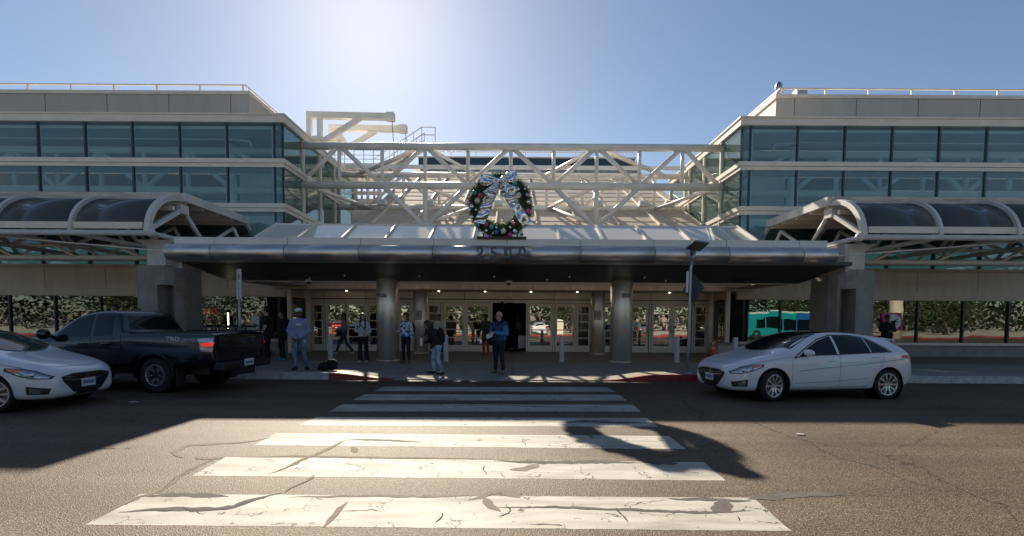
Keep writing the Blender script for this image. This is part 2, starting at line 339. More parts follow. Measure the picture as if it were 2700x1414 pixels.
def text(s, size, m, parent, mtx, name='lettering', ext=0.002, align='CENTER', bold=0.0):
    cu = bpy.data.curves.new(name, 'FONT'); cu.body = s; cu.size = size; cu.extrude = ext; cu.align_x = align; cu.align_y = 'CENTER'; cu.offset = bold
    cu.resolution_u = 3
    t = bpy.data.objects.new('tmp', cu); COL.objects.link(t); dg = bpy.context.evaluated_depsgraph_get(); dg.update()
    me = bpy.data.meshes.new_from_object(t.evaluated_get(dg)); bpy.data.objects.remove(t); me.transform(mtx); me.name = name
    return link_mesh(name, me, m, parent)
# ================================================================ GROUND
DSP = 2700 / 2576.0
YC = G(1350, 1004, 0).y          # kerb line
m = MB(); m.poly([(-400, -400, 0), (400, -400, 0), (400, 500, 0), (-400, 500, 0)])
structure(m.build('road', 'asphalt'))
def sm(a, b, x):
    t = min(1, max(0, (x - a) / (b - a))); return t * t * (3 - 2 * t)
def hs(x, y):
    rx = 1 - max(1 - sm(-4.9, -3.2, x), sm(2.5, 4.0, x)) if True else 0
    ry = 1 - sm(YC + 0.15, YC + 1.9, y)
    return 0.18 - 0.155 * rx * ry
def side_strip(name, xs, y0, y1, ny, mt, dz=0.0, face=False):
    m = MB(); V = []
    for x in xs:
        V.append([m.bm.verts.new((x, y0 + (y1 - y0) * j / ny, hs(x, y0 + (y1 - y0) * j / ny) + dz)) for j in range(ny + 1)])
    for i in range(len(xs) - 1):
        for j in range(ny):
            m.bm.faces.new((V[i][j], V[i + 1][j], V[i + 1][j + 1], V[i][j + 1]))
    if face:
        B = [m.bm.verts.new((x, y0 - 0.02, -0.05)) for x in xs]
        for i in range(len(xs) - 1): m.bm.faces.new((B[i], B[i + 1], V[i + 1][0], V[i][0]))
    return structure(m.build(name, mt, fix=False))
def rng(a, b, n): return [a + (b - a) * i / n for i in range(n + 1)]
side_strip('sidewalk', rng(-60, -6, 4) + rng(-5.8, 5.8, 58) + rng(6, 60, 4), YC + 0.15, 17.0, 24, 'sidewalk')
m = MB(); m.poly([(-60, 17.0, 0.18), (60, 17.0, 0.18), (60, 22.6, 0.18), (-60, 22.6, 0.18)]); structure(m.build('forecourt_paving', 'paver'))
side_strip('white_kerb', rng(-60, -6, 4) + rng(-5.9, -4.95, 6), YC, YC + 0.15, 1, 'whitecurb', 0.001, True)
side_strip('red_kerb', rng(-4.95, -3.2, 20), YC, YC + 0.15, 1, 'redcurb', 0.001, True)
side_strip('ramp_kerb', rng(-3.2, 2.55, 20), YC, YC + 0.15, 1, 'sidewalk', 0.001, True)
side_strip('red_kerb', rng(2.55, 6, 24) + rng(6.2, 9.0, 4), YC, YC + 0.15, 1, 'redcurb', 0.001, True)
side_strip('white_kerb', rng(9.0, 60, 10), YC, YC + 0.15, 1, 'whitecurb', 0.001, True)
# red paint carried onto the sloped flares
m = MB(); xs = rng(-4.95, -3.25, 14)
for a, b in zip(xs, xs[1:]):
    def yy(x): return YC + 0.15 + 0.42 * (1 - sm(-4.95, -3.2, x))
    m.poly([(a, YC + 0.15, hs(a, YC + .15) + .004), (b, YC + 0.15, hs(b, YC + .15) + .004), (b, yy(b), hs(b, yy(b)) + .004), (a, yy(a), hs(a, yy(a)) + .004)])
structure(m.build('red_kerb_paint', 'redcurb', fix=False))
# sidewalk joints
m = MB()
for x in [-12.2, -9.2, -6.2, -3.1, 0.0, 1.6, 4.4, 7.4, 10.4]:
    x2 = x - 0.15 * 1
    ys = rng(YC + 0.15, 17.0, 14)
    for a, b in zip(ys, ys[1:]): m.poly([(x - .008, a, hs(x, a) + .003), (x + .008, a, hs(x, a) + .003), (x + .008, b, hs(x, b) + .003), (x - .008, b, hs(x, b) + .003)])
structure(m.build('sidewalk_joint', 'black', fix=False))
m = MB()
for y in (18.4, 19.8, 21.2): m.poly([(-30, y - .01, .183), (30, y - .01, .183), (30, y + .01, .183), (-30, y + .01, .183)])
for x in rng(-14.9, 14.9, 16): m.poly([(x - .01, 17.0, .183), (x + .01, 17.0, .183), (x + .01, 22.3, .183), (x - .01, 22.3, .183)])
structure(m.build('paving_joint', 'interior_dark', fix=False))

# crosswalk bars : pixel corners on the road plane (display px of the photo)
bars = [((215, 1320), (1992, 1336), (1893, 1252), (352, 1243)), ((482, 1197), (1825, 1209), (1770, 1163), (568, 1150)),
        ((640, 1120), (1725, 1130), (1683, 1097), (694, 1090)), ((750, 1070), (1655, 1074), (1628, 1052), (797, 1049)),
        ((828, 1035), (1612, 1036), (1592, 1018), (862, 1017)), ((887, 1007), (1578, 1008), (1556, 993), (918, 992)), ((940, 984), (1547, 986), (1527, 974), (966, 973))]
def edge(a, b, n, amp, rnd):
    out = []
    for i in range(n):
        t = i / n; p = a.lerp(b, t); d = (b - a).normalized(); q = Vector((-d.y, d.x, 0))
        out.append(p + q * rnd.uniform(-amp, amp))
    return out
rnd = random.Random(3)
for bb in bars:
    c = [G(x * DSP, y * DSP, 0.0012) for x, y in bb]
    pts = []
    for i in range(4):
        a, b = c[i], c[(i + 1) % 4]; pts += edge(a, b, max(6, int((b - a).length / 0.07)), 0.006, rnd)
    m = MB(); m.poly(pts); bmesh.ops.triangulate(m.bm, faces=m.bm.faces[:]); structure(m.build('crosswalk_stripe', 'barpaint'))
M['seal_tan'] = mat('tan_crack_sealant', (0.25, 0.21, 0.165), 0.95, var=0.22, vs=8, bump=0.15, bs=20, spec=.1)
M['seal_grey'] = mat('grey_crack_sealant', (0.12, 0.105, 0.092), 0.9, var=0.25, vs=6, bump=0.2, bs=18, spec=.15)
M['crack'] = mat('open_crack', (0.02, 0.017, 0.014), 0.9)
def ribbon(name, pts, wd, mt, z, jit=0.25, seed=0, taper=True, amp=0.011):
    z = .0020 + (z - .006) * .35; r = random.Random(seed); w3 = [G(x, y, z) for x, y in pts]; out = []
    if name == 'road_crack': wd *= .6; amp *= 1.3
    for a, b in zip(w3, w3[1:]):
        n = max(2, int((b - a).length / 0.05))
        for i in range(n): out.append(a.lerp(b, i / n))
    out.append(w3[-1]); m = MB(); prev = None; N = len(out); off = 0
    for i, p in enumerate(out):
        d = (out[min(N - 1, i + 1)] - out[max(0, i - 1)]).normalized(); q = Vector((-d.y, d.x, 0))
        off = off * 0.8 + r.uniform(-amp, amp)
        k = wd * (1 + r.uniform(-jit, jit)) * (min(1, 4 * min(i + .3, N - i - .7) / N) if taper else 1) / 2
        cur = (m.bm.verts.new(p + q * (off + k)), m.bm.verts.new(p + q * (off - k)))
        if prev: m.bm.faces.new((prev[0], cur[0], cur[1], prev[1]))
        prev = cur
    return structure(m.build(name, mt))
def L1(ps): return [(270 + x / 2.385, 1000 + y / 2.385) for x, y in ps]
def L2(ps): return [(1300 + x / 2.2796, 1000 + y / 2.2796) for x, y in ps]
A_ = L1([(-60, 890), (10, 850), (100, 800), (235, 740), (335, 715), (400, 665), (480, 610), (560, 570), (640, 530), (710, 500), (760, 490)])
B_ = L1([(100, 838), (300, 822), (500, 818), (700, 815), (830, 800), (930, 765), (1050, 735), (1140, 715)])
B2 = L1([(1140, 715), (1180, 680), (1290, 640), (1340, 600)])
C_ = L1([(1030, 600), (1150, 560), (1250, 510), (1330, 480), (1430, 440), (1500, 395), (1545, 378)])
D_ = L1([(520, 495), (470, 480), (460, 450), (540, 415), (800, 402), (950, 388), (1060, 368)])
E_ = L1([(1540, 378), (1700, 380), (2000, 395)])
ribbon('crack_sealant', A_, 0.07, 'seal_tan', .009, seed=1); ribbon('road_crack', A_, 0.014, 'crack', .012, seed=11)
ribbon('crack_sealant', B_, 0.085, 'seal_grey', .009, seed=2); ribbon('road_crack', B_, 0.010, 'crack', .012, seed=12)
ribbon('crack_sealant', B2, 0.04, 'seal_tan', .009, seed=3); ribbon('road_crack', B2, 0.012, 'crack', .012, seed=13)
ribbon('crack_sealant', C_, 0.07, 'seal_tan', .009, seed=4); ribbon('road_crack', C_[:4], 0.010, 'crack', .012, seed=14)
ribbon('crack_sealant', D_, 0.09, 'seal_tan', .010, seed=5); ribbon('crack_sealant', E_, 0.08, 'seal_tan', .010, seed=6)
ribbon('crack_sealant', L1([(1570, 425), (1590, 445), (1605, 460)]), 0.09, 'seal_tan', .009, seed=7)
ribbon('crack_sealant', L1([(590, 485), (660, 500), (760, 492)]), 0.10, 'seal_tan', .011, seed=8)
ribbon('crack_sealant', L1([(240, 735), (420, 725), (600, 728), (800, 735)]), 0.10, 'seal_grey', .008, seed=9)
ribbon('crack_sealant', L1([(1150, 745), (1400, 742), (1700, 735), (2100, 738), (2400, 735)]), 0.05, 'seal_tan', .0095, seed=15)
ribbon('crack_sealant', L1([(2300, 760), (2380, 740), (2440, 700), (2560, 700), (2640, 720)]), 0.08, 'seal_tan', .0098, seed=16)
ribbon('crack_sealant', L1([(2400, 745), (2420, 790), (2500, 830)]), 0.09, 'seal_tan', .0102, seed=17)
ribbon('crack_sealant', L1([(1385, 930), (1440, 870), (1500, 810), (1545, 770)]), 0.055, 'seal_tan', .0104, seed=18, jit=.1)
ribbon('crack_sealant', L1([(760, 488), (1200, 484), (1700, 490), (2000, 494), (2400, 500), (2570, 505)]), 0.06, 'seal_tan', .0096, seed=19)
S_ = L2([(0, 770), (300, 768), (600, 775), (800, 785), (1000, 795), (1250, 803), (1420, 795), (1560, 782)])
ribbon('crack_sealant', S_, 0.05, 'seal_grey', .010, seed=21)
ribbon('crack_sealant', L2([(1050, 718), (1200, 722), (1350, 727), (1450, 735), (1560, 738)]), 0.07, 'seal_grey', .0106, seed=22)
ribbon('crack_sealant', L2([(1390, 725), (1375, 750), (1365, 780), (1340, 800)]), 0.17, 'seal_grey', .0108, seed=23)
ribbon('crack_sealant', L2([(1530, 722), (1600, 708), (1700, 705), (1850, 690), (2110, 692)]), 0.13, 'seal_grey', .0085, seed=24)
ribbon('crack_sealant', L2([(0, 490), (300, 500), (640, 495), (900, 502)]), 0.12, 'seal_grey', .009, seed=25)
ribbon('crack_sealant', L2([(100, 545), (180, 540), (280, 515)]), 0.13, 'seal_tan', .0094, seed=26)
ribbon('crack_sealant', L2([(900, 500), (1000, 500), (1110, 508)]), 0.17, 'seal_grey', .0098, seed=27)
ribbon('crack_sealant', L2([(400, 262), (550, 250), (700, 258), (930, 262)]), 0.14, 'seal_grey', .009, seed=28)
ribbon('crack_sealant', L2([(0, 690), (60, 665), (120, 690), (160, 710)]), 0.16, 'seal_tan', .009, seed=29)
K_ = L2([(1500, 215), (1600, 270), (1700, 315), (1810, 355), (1900, 375), (2000, 440), (2100, 475), (2300, 525), (2420, 580), (2570, 630), (2800, 700)])
ribbon('road_crack', K_, 0.03, 'crack', .006, seed=31, jit=.8)
for ii, (ps, wd) in enumerate([([(80, 750), (110, 790), (50, 830)], .02), ([(740, 770), (790, 830), (800, 860)], .02), ([(820, 760), (900, 740), (1050, 720)], .012), ([(210, 865), (400, 868), (430, 880)], .014), ([(520, 520), (545, 570)], .012), ([(185, 340), (205, 405)], .012), ([(1460, 820), (1480, 850)], .014)]):
    ribbon('road_crack', L2(ps), wd, 'crack', .012, seed=40 + ii, jit=.7)
for ii, (ps, wd) in enumerate([([(2090, 900), (2130, 860), (2150, 840)], .018), ([(1060, 915), (1150, 905)], .016), ([(480, 800), (500, 815), (640, 850)], .014), ([(1500, 835), (1620, 820), (1700, 815), (1760, 828)], .014), ([(2400, 545), (2410, 600)], .014), ([(1500, 520), (1650, 560), (1560, 585)], .01), ([(1380, 760), (1330, 750)], .012), ([(-200, 432), (10, 432), (120, 436), (235, 428)], .03)]):
    ribbon('road_crack', L1(ps), wd, 'crack', .012, seed=60 + ii, jit=.7)
# small leaves and litter lying on the road
leafm = mat('dry_leaf', (0.30, 0.16, 0.03), 0.7)

# ================================================================ TERMINAL BUILDING
TB = thing('terminal_building', 'long two storey airport terminal with blue glass wings and beige ground floor', 'building', (0, 22, 0))
def TBp(mb, name, mt, parent=None): return mb.build(name, mt, parent or TB)
XL, XR = -9.70, 9.62
def wing(s, Xi):
    F0 = 20.8; far = Xi + s * 26; sx = lambda d: Xi + s * d
    lo, hi = sorted((Xi, far))
    def bx(m, d0, d1, y0, y1, z0, z1):
        a, b = sorted((sx(d0), sx(d1))); return m.box(a, b, y0, y1, z0, z1)
    # roof slab with fascia
    m = MB(); bx(m, -0.10, 26, F0 - 0.12, F0 + .10, 9.86, 10.14); bx(m, -0.10, .12, F0 + .102, 30, 9.86, 10.14); bx(m, -0.14, 26, F0 - 0.16, F0 + .12, 10.142, 10.21); bx(m, -.14, .14, F0 + .122, 30, 10.142, 10.21)
    bx(m, .122, 26, F0 + .102, 30, 9.95, 10.10)
    TBp(m, 'roof_fascia', 'trim')
    for z0, z1 in ((8.02, 8.17), (6.16, 6.31)):
        m = MB(); bx(m, -0.06, 26, F0 - 0.08, F0 + .05, z0, z1); bx(m, -.06, .07, F0 + .052, 30, z0, z1)
        bx(m, -0.10, 26, F0 - 0.13, F0 + .05, z1 + .012, z1 + .19); bx(m, -.10, .07, F0 + .052, 30, z1 + .012, z1 + .19)
        TBp(m, 'spandrel_band', 'trim')
        m = MB(); bx(m, .3, 26, F0 + .2, F0 + 1.0, z0 + .05, z1); TBp(m, 'floor_edge', 'interior')
    # curtain wall mullions
    m = MB(); cell = [0.0] + [0.38 + 1.99 * k for k in range(13)]
    for i, d in enumerate(cell):
        if i == 0: bx(m, .072, .12, F0 + .052, F0 + .15, 3.92, 9.855)
        else: bx(m, d - .035, d + .035, F0 - .05, F0 + .06, 3.92, 9.855)
    split_build(m, 'window_mullion', 'dark_frame', TB)
    m = MB(); 
    for i, d in enumerate(cell[1:]): 
        bx(m, d + .04, d + .13, F0 + .07, F0 + .19, 3.92, 9.68)
    split_build(m, 'mullion_fin', 'interior', TB)
    for i in range(len(cell) - 1):
        for z0, z1 in ((3.92, 6.155), (6.52, 8.015), (8.38, 9.855)):
            m = MB(); bx(m, cell[i] + .072 if i == 0 else cell[i] + .037, cell[i + 1] - .037, F0 - .01, F0 + .01, z0, z1); m.wob(); TBp(m, 'window', 'glass_blue')
    # return wall : glass side
    ys = [20.87, 22.7, 24.7, 26.7, 29.9]
    for i in range(4):
        for z0, z1 in ((4.1, 6.155), (6.52, 8.015), (8.38, 9.855)):
            m = MB(); bx(m, .01, .03, ys[i] + .055, ys[i + 1] - .055, z0, z1); TBp(m, 'side_window', 'glass_side')
    m = MB()
    for y in ys[1:]:
        bx(m, -.08, .10, y - .05, y + .05, 4.0, 9.85)
    split_build(m, 'side_mullion', 'trim', TB)
    # interior
    m = MB(); m.box(lo, hi, 27.5, 27.7, .2, 3.8); m.box(lo, hi, 27.5, 27.7, 8.35, 9.69); TBp(m, 'interior_wall', 'grey_panel')
    m = MB(); m.box(lo, hi, 27.55, 27.57, 3.8, 8.35); TBp(m, 'rear_glow_sheet', 'backlit_sheet')  # translucent sheet added so sun backlight makes the wing interior glow
    m = MB(); bx(m, .3, 26, F0 + .25, 27.4, 9.70, 9.82); TBp(m, 'interior_ceiling', 'interior')
    m = MB(); bx(m, .5, 26, F0 + .3, 27.4, 3.7, 3.86); TBp(m, 'interior_floor', 'interior')
    m = MB(); bx(m, 2.0, 3.6, 23.9, 24.7, 3.9, 9.2); TBp(m, 'interior_shaft', 'white')
    m = MB(); m.tube((sx(3.3), 22.7, 3.9), (sx(3.3), 22.7, 9.65), .22, n=20)
    m.tube((sx(0.25), 22.7, 9.33), (sx(26), 22.7, 9.33) , .17); m.tube((sx(.25), 22.7, 7.55), (sx(26), 22.7, 7.55), .17)
    k = 0
    for d in rng(.9 + 1.0, 25.9, 12):
        pass
    nodes = [3.3 + 2.0 * k for k in range(12)]
    for k, d in enumerate(nodes):
        m.tube((sx(d), 22.7, 7.55), (sx(d), 22.7, 9.33), .10)
        if k % 2 == 0 and k + 1 < len(nodes): m.tube((sx(d), 22.7, 7.6), (sx(d + 2), 22.7, 9.28), .11)
        if k % 2 == 1 and k + 1 < len(nodes): m.tube((sx(d), 22.7, 9.28), (sx(d + 2), 22.7, 7.6), .11)
    m.tube((sx(.3), 22.7, 7.6), (sx(3.3), 22.7, 9.5), .11)
    m.path([(sx(3.0), 21.9, 9.58), (sx(24), 21.9, 9.58)], .035); m.path([(sx(1.9), 21.9, 9.2), (sx(2.0), 21.9, 9.5), (sx(3.0), 21.9, 9.58)], .035)
    m.tube((sx(.3), 25.2, 9.33), (sx(26), 25.2, 9.33), .15); m.tube((sx(.3), 25.2, 7.55), (sx(26), 25.2, 7.55), .15)
    TBp(m, 'interior_truss', 'white')
    # ground floor
    m = MB()
    m.box(lo, hi, F0, F0 + .2, 2.58, 3.80); TBp(m, 'ground_floor_wall', 'beige')
    m = MB(); m.box(lo, hi, F0 - .06, F0 - .003, 2.64, 2.80); m.box(lo, hi, F0 - .03, F0 - .003, 2.86, 2.90); m.box(lo, hi, F0 - .12, F0 + .2, 3.803, 3.91); TBp(m, 'wall_moulding', 'beige')
    m = MB()
    for d in [2.5 + 2.6 * k for k in range(9)]: bx(m, d - .008, d + .008, F0 - .002, F0 + .01, 2.91, 3.80)
    TBp(m, 'wall_joint', 'interior_dark')
    m = MB(); m.box(lo, hi, F0 - .03, F0 + .2, .18, .66); TBp(m, 'plinth', 'concrete')
    m = MB(); m.box(lo, hi, F0 - .16, F0 + .2, .663, .775); TBp(m, 'window_sill', 'trim')
    wpx = [765, 735, 627, 506, 386, 266, 146, 26] if s < 0 else [1917, 1962, 2058, 2179, 2300, 2420, 2540, 2660]
    xs = [P(p, 840, F0).x for p in wpx] + [far]
    for a, b in zip(xs, xs[1:]):
        lo2, hi2 = sorted((a, b)); m = MB(); m.box(lo2 + .03, hi2 - .03, F0 + .05, F0 + .06, .78, 2.575); m.wob(.006); TBp(m, 'shop_window', 'glass_store')
    m = MB()
    for x in xs: m.box(x - .03, x + .03, F0 - .02, F0 + .08, .778, 2.578)
    split_build(m, 'shop_mullion', 'dark_frame', TB)
    # return from wing face back to door wall
    xe = xs[0]; 
    m = MB(); m.box(xe - .08, xe + .08, F0 - .1, F0 + .06, .18, 3.0); TBp(m, 'corner_post', 'trim')
    m = MB(); m.box(xe - .05, xe + .05, F0 + .062, 22.3, .18, .7); m.box(xe - .05, xe + .05, F0 + .062, 22.3, 2.58, 3.8); split_build(m, 'return_wall', 'beige', TB)
    m = MB(); m.box(xe - .01, xe + .01, F0 + .07, 22.28, .72, 2.56); TBp(m, 'return_window', 'glass_store')
    # room behind the shopfront
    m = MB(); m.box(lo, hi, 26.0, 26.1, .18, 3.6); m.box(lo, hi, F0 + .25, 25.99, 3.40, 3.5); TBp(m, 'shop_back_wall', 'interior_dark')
    # penthouse
    m = MB(); Xp = -12.80 if s < 0 else 12.72; a, b = sorted((Xp, far)); m.box(a, b, 24.0, 34, 10.1, 12.45); TBp(m, 'penthouse', 'grey_panel')
    m = MB(); a, b = sorted((Xp - s * .06, far)); m.box(a, b, 23.93, 34.1, 12.453, 12.62); TBp(m, 'penthouse_coping', 'trim')
    m = MB(); 
    for k in range(7): x = Xp + s * (.9 + 3.0 * k); m.box(x - .01, x + .01, 23.99, 24.2, 10.2, 12.45)
    TBp(m, 'cladding_joint', 'interior_dark')
    m = MB(); Xr = Xp + s * .28
    m.bar((Xr, 24.2, 13.0), (far, 24.2, 13.0), .06, .06); m.bar((Xr, 24.2, 13.0), (Xr, 33.5, 13.0), .06, .06)
    for k in range(9):
        x = Xr + s * (.12 + 2.1 * k); m.bar((x, 24.2, 12.62), (x, 24.2, 12.98), .06, .05)
    for k in range(5): m.bar((Xr, 24.5 + 2 * k, 12.62), (Xr, 24.5 + 2 * k, 12.98), .05, .05)
    TBp(m, 'roof_railing', 'trim')
wing(-1, XL); wing(1, XR)

# -------- central sloped roof
m = MB(); yb, zb_, yt, zt = 24.0, 6.28, 41.8, 14.65
xl, xr = -7.75, 9.45
m.prism([(xl, yb, zb_), (xr, yb, zb_), (xr + .95, yt, zt), (xl - .3, yt, zt)], (0, .18, -.35)); TBp(m, 'central_roof', 'roof')
m = MB(); m.box(-9.6, xl - .35, 24.21, 36, 5.6, 5.8); m.box(XL, XR, 22.9, 24.2, 5.6, 5.8); TBp(m, 'flat_roof', 'interior_dark')
m = MB(); sl_ = (zt - zb_) / (yt - yb)
for k in range(9):
    x = -6.9 + 2.02 * k
    m.bar((x, yb, zb_ + .06), (x, yt, zt + .06), .07, .12, up=(0, -sl_, 1))
split_build(m, 'roof_rib', 'trim', TB)
m = MB()
for k in range(15):
    y = yb + .8 + k * 1.12; z = zb_ + (y - yb) * sl_; m.bar((xl + .02, y, z + .008), (xr - .02, y, z + .008), .02, .03)
TBp(m, 'panel_seam', 'grey_panel')
m = MB(); m.box(xl - .25, xr + .85, 41.6, 42.6, 14.72, 15.30); TBp(m, 'clerestory', 'clerestory')
m = MB(); m.box(xl - .3, xr + .9, 41.5, 42.8, 15.303, 15.41); m.path([(xl - .2, 41.7, 15.85), (xr + .8, 41.7, 15.85)], .035)
for k in range(9): m.tube((xl + .4 + k * 2.1, 41.7, 15.41), (xl + .4 + k * 2.1, 41.7, 15.85), .03, n=6)
TBp(m, 'ridge_railing', 'trim')

# -------- entry wall, doors
DY = 22.3
def zx(y, Y=DY): return P(1350, y, Y).z
def px2x(p, Y=DY, py=860): return P(p, py, Y).x
Z = dict(top=zx(808), bot=zx(911), base=0.185, hd=zx(800))
rails = [zx(v) for v in (827, 848, 870, 891)]
xe0, xe1 = P(765, 840, 20.8).x, P(1917, 840, 20.8).x
m = MB(); m.box(xe0, xe1, DY, DY + .25, Z['hd'] + .02, 3.6); TBp(m, 'door_header_wall', 'doorpaint')
m = MB()
for x in [px2x(p) for p in (810, 855, 966, 1225, 1460, 1580, 1715, 1830)]: m.box(x - .008, x + .008, DY - .006, DY, Z['hd'] + .02, 3.1)
m.box(xe0, xe1, DY - .02, DY - .001, 2.56, 2.60)
TBp(m, 'header_joint', 'interior_dark')
def door(p0, p1, kind='door', hinge=0, lites=5, yoff=0.0):
    x0, x1 = px2x(p0) + .012, px2x(p1) - .012; y = DY + .05 + yoff; wd = x1 - x0
    st = .055 if kind == 'sidelight' else .10
    m = MB(); m.box(x0, x0 + st, y, y + .06, Z['base'], Z['hd']); m.box(x1 - st, x1, y, y + .06, Z['base'], Z['hd'])
    m.box(x0 + st, x1 - st, y, y + .06, Z['base'], Z['bot']); m.box(x0 + st, x1 - st, y, y + .06, Z['top'], Z['hd'])
    for r_ in rails: m.box(x0 + st, x1 - st, y + .004, y + .056, r_ - .022, r_ + .022)
    o = TBp(m, kind, 'doorpaint'); 
    zs = [Z['top']] + rails + [Z['bot']]
    m = MB()
    for a, b in zip(zs, zs[1:]): m.box(x0 + st, x1 - st, y + .028, y + .034, b + (.022 if b != zs[-1] else 0), a - (.022 if a != zs[0] else 0))
    TBp(m, 'pane', 'glass_door', o)
    if hinge:
        xh = x1 - .05 if hinge > 0 else x0 + .05
        m = MB(); m.path([(xh, y, 1.10), (xh, y - .06, 1.10), (xh, y - .06, 1.42), (xh, y, 1.42)], .012); TBp(m, 'handle', 'black', o)
    return o
for a, b, k, h in [(822, 851, 'sidelight', 0), (858, 911, 'door', 1), (912, 965, 'door', -1), (970, 1000, 'sidelight', 0), (1004, 1050, 'door', 0), (1053, 1082, 'sidelight', 0), (1086, 1126, 'door', 0), (1128, 1162, 'sidelight', 0), (1168, 1224, 'door', 1), (1227, 1294, 'sliding_door', 0),
                   (1391, 1458, 'sliding_door', 0), (1463, 1518, 'door', -1), (1522, 1556, 'sidelight', 0), (1560, 1588, 'door', 0), (1592, 1614, 'sidelight', 0), (1618, 1660, 'door', 0), (1663, 1711, 'door', 1), (1718, 1772, 'door', 1), (1774, 1824, 'door', -1), (1831, 1864, 'sidelight', 0)]:
    door(a, b, k, h)
# jambs between door groups
m = MB()
for p in (815, 854.5, 967.5, 1002, 1051.5, 1084, 1165, 1225.5, 1296, 1389, 1460.5, 1520, 1558, 1590, 1616, 1661.5, 1714.5, 1773, 1827.5, 1868):
    x = px2x(p); wd = .035 if p not in (815, 1868) else .12
    m.box(x - wd, x + wd, DY + .02, DY + .2, .185, Z['hd'] + .018)
split_build(m, 'door_jamb', 'doorpaint', TB)
m = MB()
for p in (857, 963, 971, 1078, 1167, 1518, 1716, 1720, 1829): 
    x = px2x(p); m.ell((x, DY + .0, zx(800.5)), (.022, .02, .022), 8, 6); m.ell((x, DY + .0, zx(868)), (.02, .02, .035), 8, 6)
m.box(px2x(1334), px2x(1351), DY - .03, DY, zx(801), zx(798)); m.box(px2x(1319), px2x(1327), DY - .03, DY, zx(801.5), zx(795.5))
split_build(m, 'door_sensor', 'black', TB)
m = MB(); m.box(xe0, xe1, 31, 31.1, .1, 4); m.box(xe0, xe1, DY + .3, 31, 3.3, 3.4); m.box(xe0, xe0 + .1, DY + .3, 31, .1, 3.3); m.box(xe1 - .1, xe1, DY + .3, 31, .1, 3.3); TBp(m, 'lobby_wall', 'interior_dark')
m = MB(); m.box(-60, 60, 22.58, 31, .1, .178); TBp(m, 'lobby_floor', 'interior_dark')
m = MB(); m.box(-60, 60, 40, 60, -1, 5); TBp(m, 'rear_block', 'grey_panel')
# paper notices on the doors
M['notice'] = mat('notice_paper', (0.55, 0.40, 0.36), 0.7); M['noticered'] = mat('notice_red', (0.5, 0.08, 0.07), 0.7)
for p in (1245, 1678, 1752):
    x = px2x(p); z = zx(864.5); m = MB(); m.box(x - .075, x + .075, DY + .03, DY + .034, z - .08, z + .08); o = TBp(m, 'door_notice', 'notice')
    m = MB(); m.lathe([(.055, 0), (.04, 0)], (x, DY + .027, z), 'Y', 20); m.bar((x - .035, DY + .027, z + .035), (x + .035, DY + .027, z - .035), .004, .014); TBp(m, 'notice_symbol', 'noticered', o)
# return-wall ceiling : coffer band, downlights
CBY, CZ = 20.4, zx(764.5, 20.4)
m = MB(); m.box(-8.6, 8.9, CBY, CBY + .06, CZ, zx(751.5, CBY)); TBp(m, 'coffer_panel', 'band')
m = MB(); m.box(-10.1, 10.2, CBY + .062, DY, CZ, CZ + .08); TBp(m, 'entry_ceiling', 'ceiling')
for p, yy in ((914, 771.5), (1157, 772.5), (1279, 773), (1400, 774.5), (1522, 775), (1765, 777)):
    q = P(p, yy, 21.6); m = MB(); m.tube((q.x, 21.6, CZ - .02), (q.x, 21.6, CZ - .002), .04, n=16); TBp(m, 'downlight', 'lamp')
# round posts beside the entry
for p in (813, 1874):
    q = P(p, 850, 21.6); m = MB(); m.tube((q.x, 21.6, .18), (q.x, 21.6, CZ - .002), .125, n=24); TBp(m, 'round_post', 'trim')
# ================================================================ ENTRANCE CANOPY
CF = 14.1
EC = thing('entrance_canopy', 'wide steel entrance canopy with rounded metal edge over the terminal doors', 'canopy', (0, 17, 0))
zf = lambda y, Y=CF: P(1350, y, Y).z
xa, xb = P(452, 640, CF).x, P(2188, 640, CF).x
seam = [xa, P(559, 640, CF).x]
while seam[-1] + 2.13 < xb - .4: seam.append(seam[-1] + 2.13)
seam.append(xb)
M['diffuser'] = translucent('added_light_diffuser', (0.80, 0.70, 0.58))  # for sheets added to bring more daylight under the canopy
Zt, Zm, Zb = zf(628.5), zf(648), zf(689)
for a, b in zip(seam, seam[1:]):
    m = MB(); m.box(a + .006, b - .006, CF + .10, CF + .30, Zm + .01, Zt); bevel(m.build('fascia_panel', 'panel', EC), .006)
m = MB(); m.box(xa + .01, xb - .01, CF + .16, CF + .34, Zm - .03, Zt - .01); m.build('fascia_backing', 'interior_dark', EC)
# rolled bullnose
ra = (Zm - Zb) / 2 + .02; zc = (Zm + Zb) / 2
xa2, xb2 = P(438, 660, CF).x, P(2204, 660, CF).x
s2 = [xa2] + seam[1:-1] + [xb2]
for i, (a, b) in enumerate(zip(s2, s2[1:])):
    m = MB(); prof = []
    for k in range(17):
        t = -math.pi / 2 + math.pi * k / 16; prof.append((CF + .12 - ra * math.cos(t) * 1.1, zc + ra * math.sin(t)))
    prof += [(CF + .5, zc + ra), (CF + .5, zc - ra)]
    m.prism([(a + .008, y, z) for y, z in prof], (b - a - .016, 0, 0)); o = m.build('rolled_edge', 'roll', EC)
    for f in o.data.polygons: f.use_smooth = abs(f.normal.x) < .5
m = MB(); m.box(s2[0] + .02, s2[-1] - .02, CF + .10, CF + .49, zc - ra + .03, zc + ra - .03); m.build('edge_backing', 'black', EC)
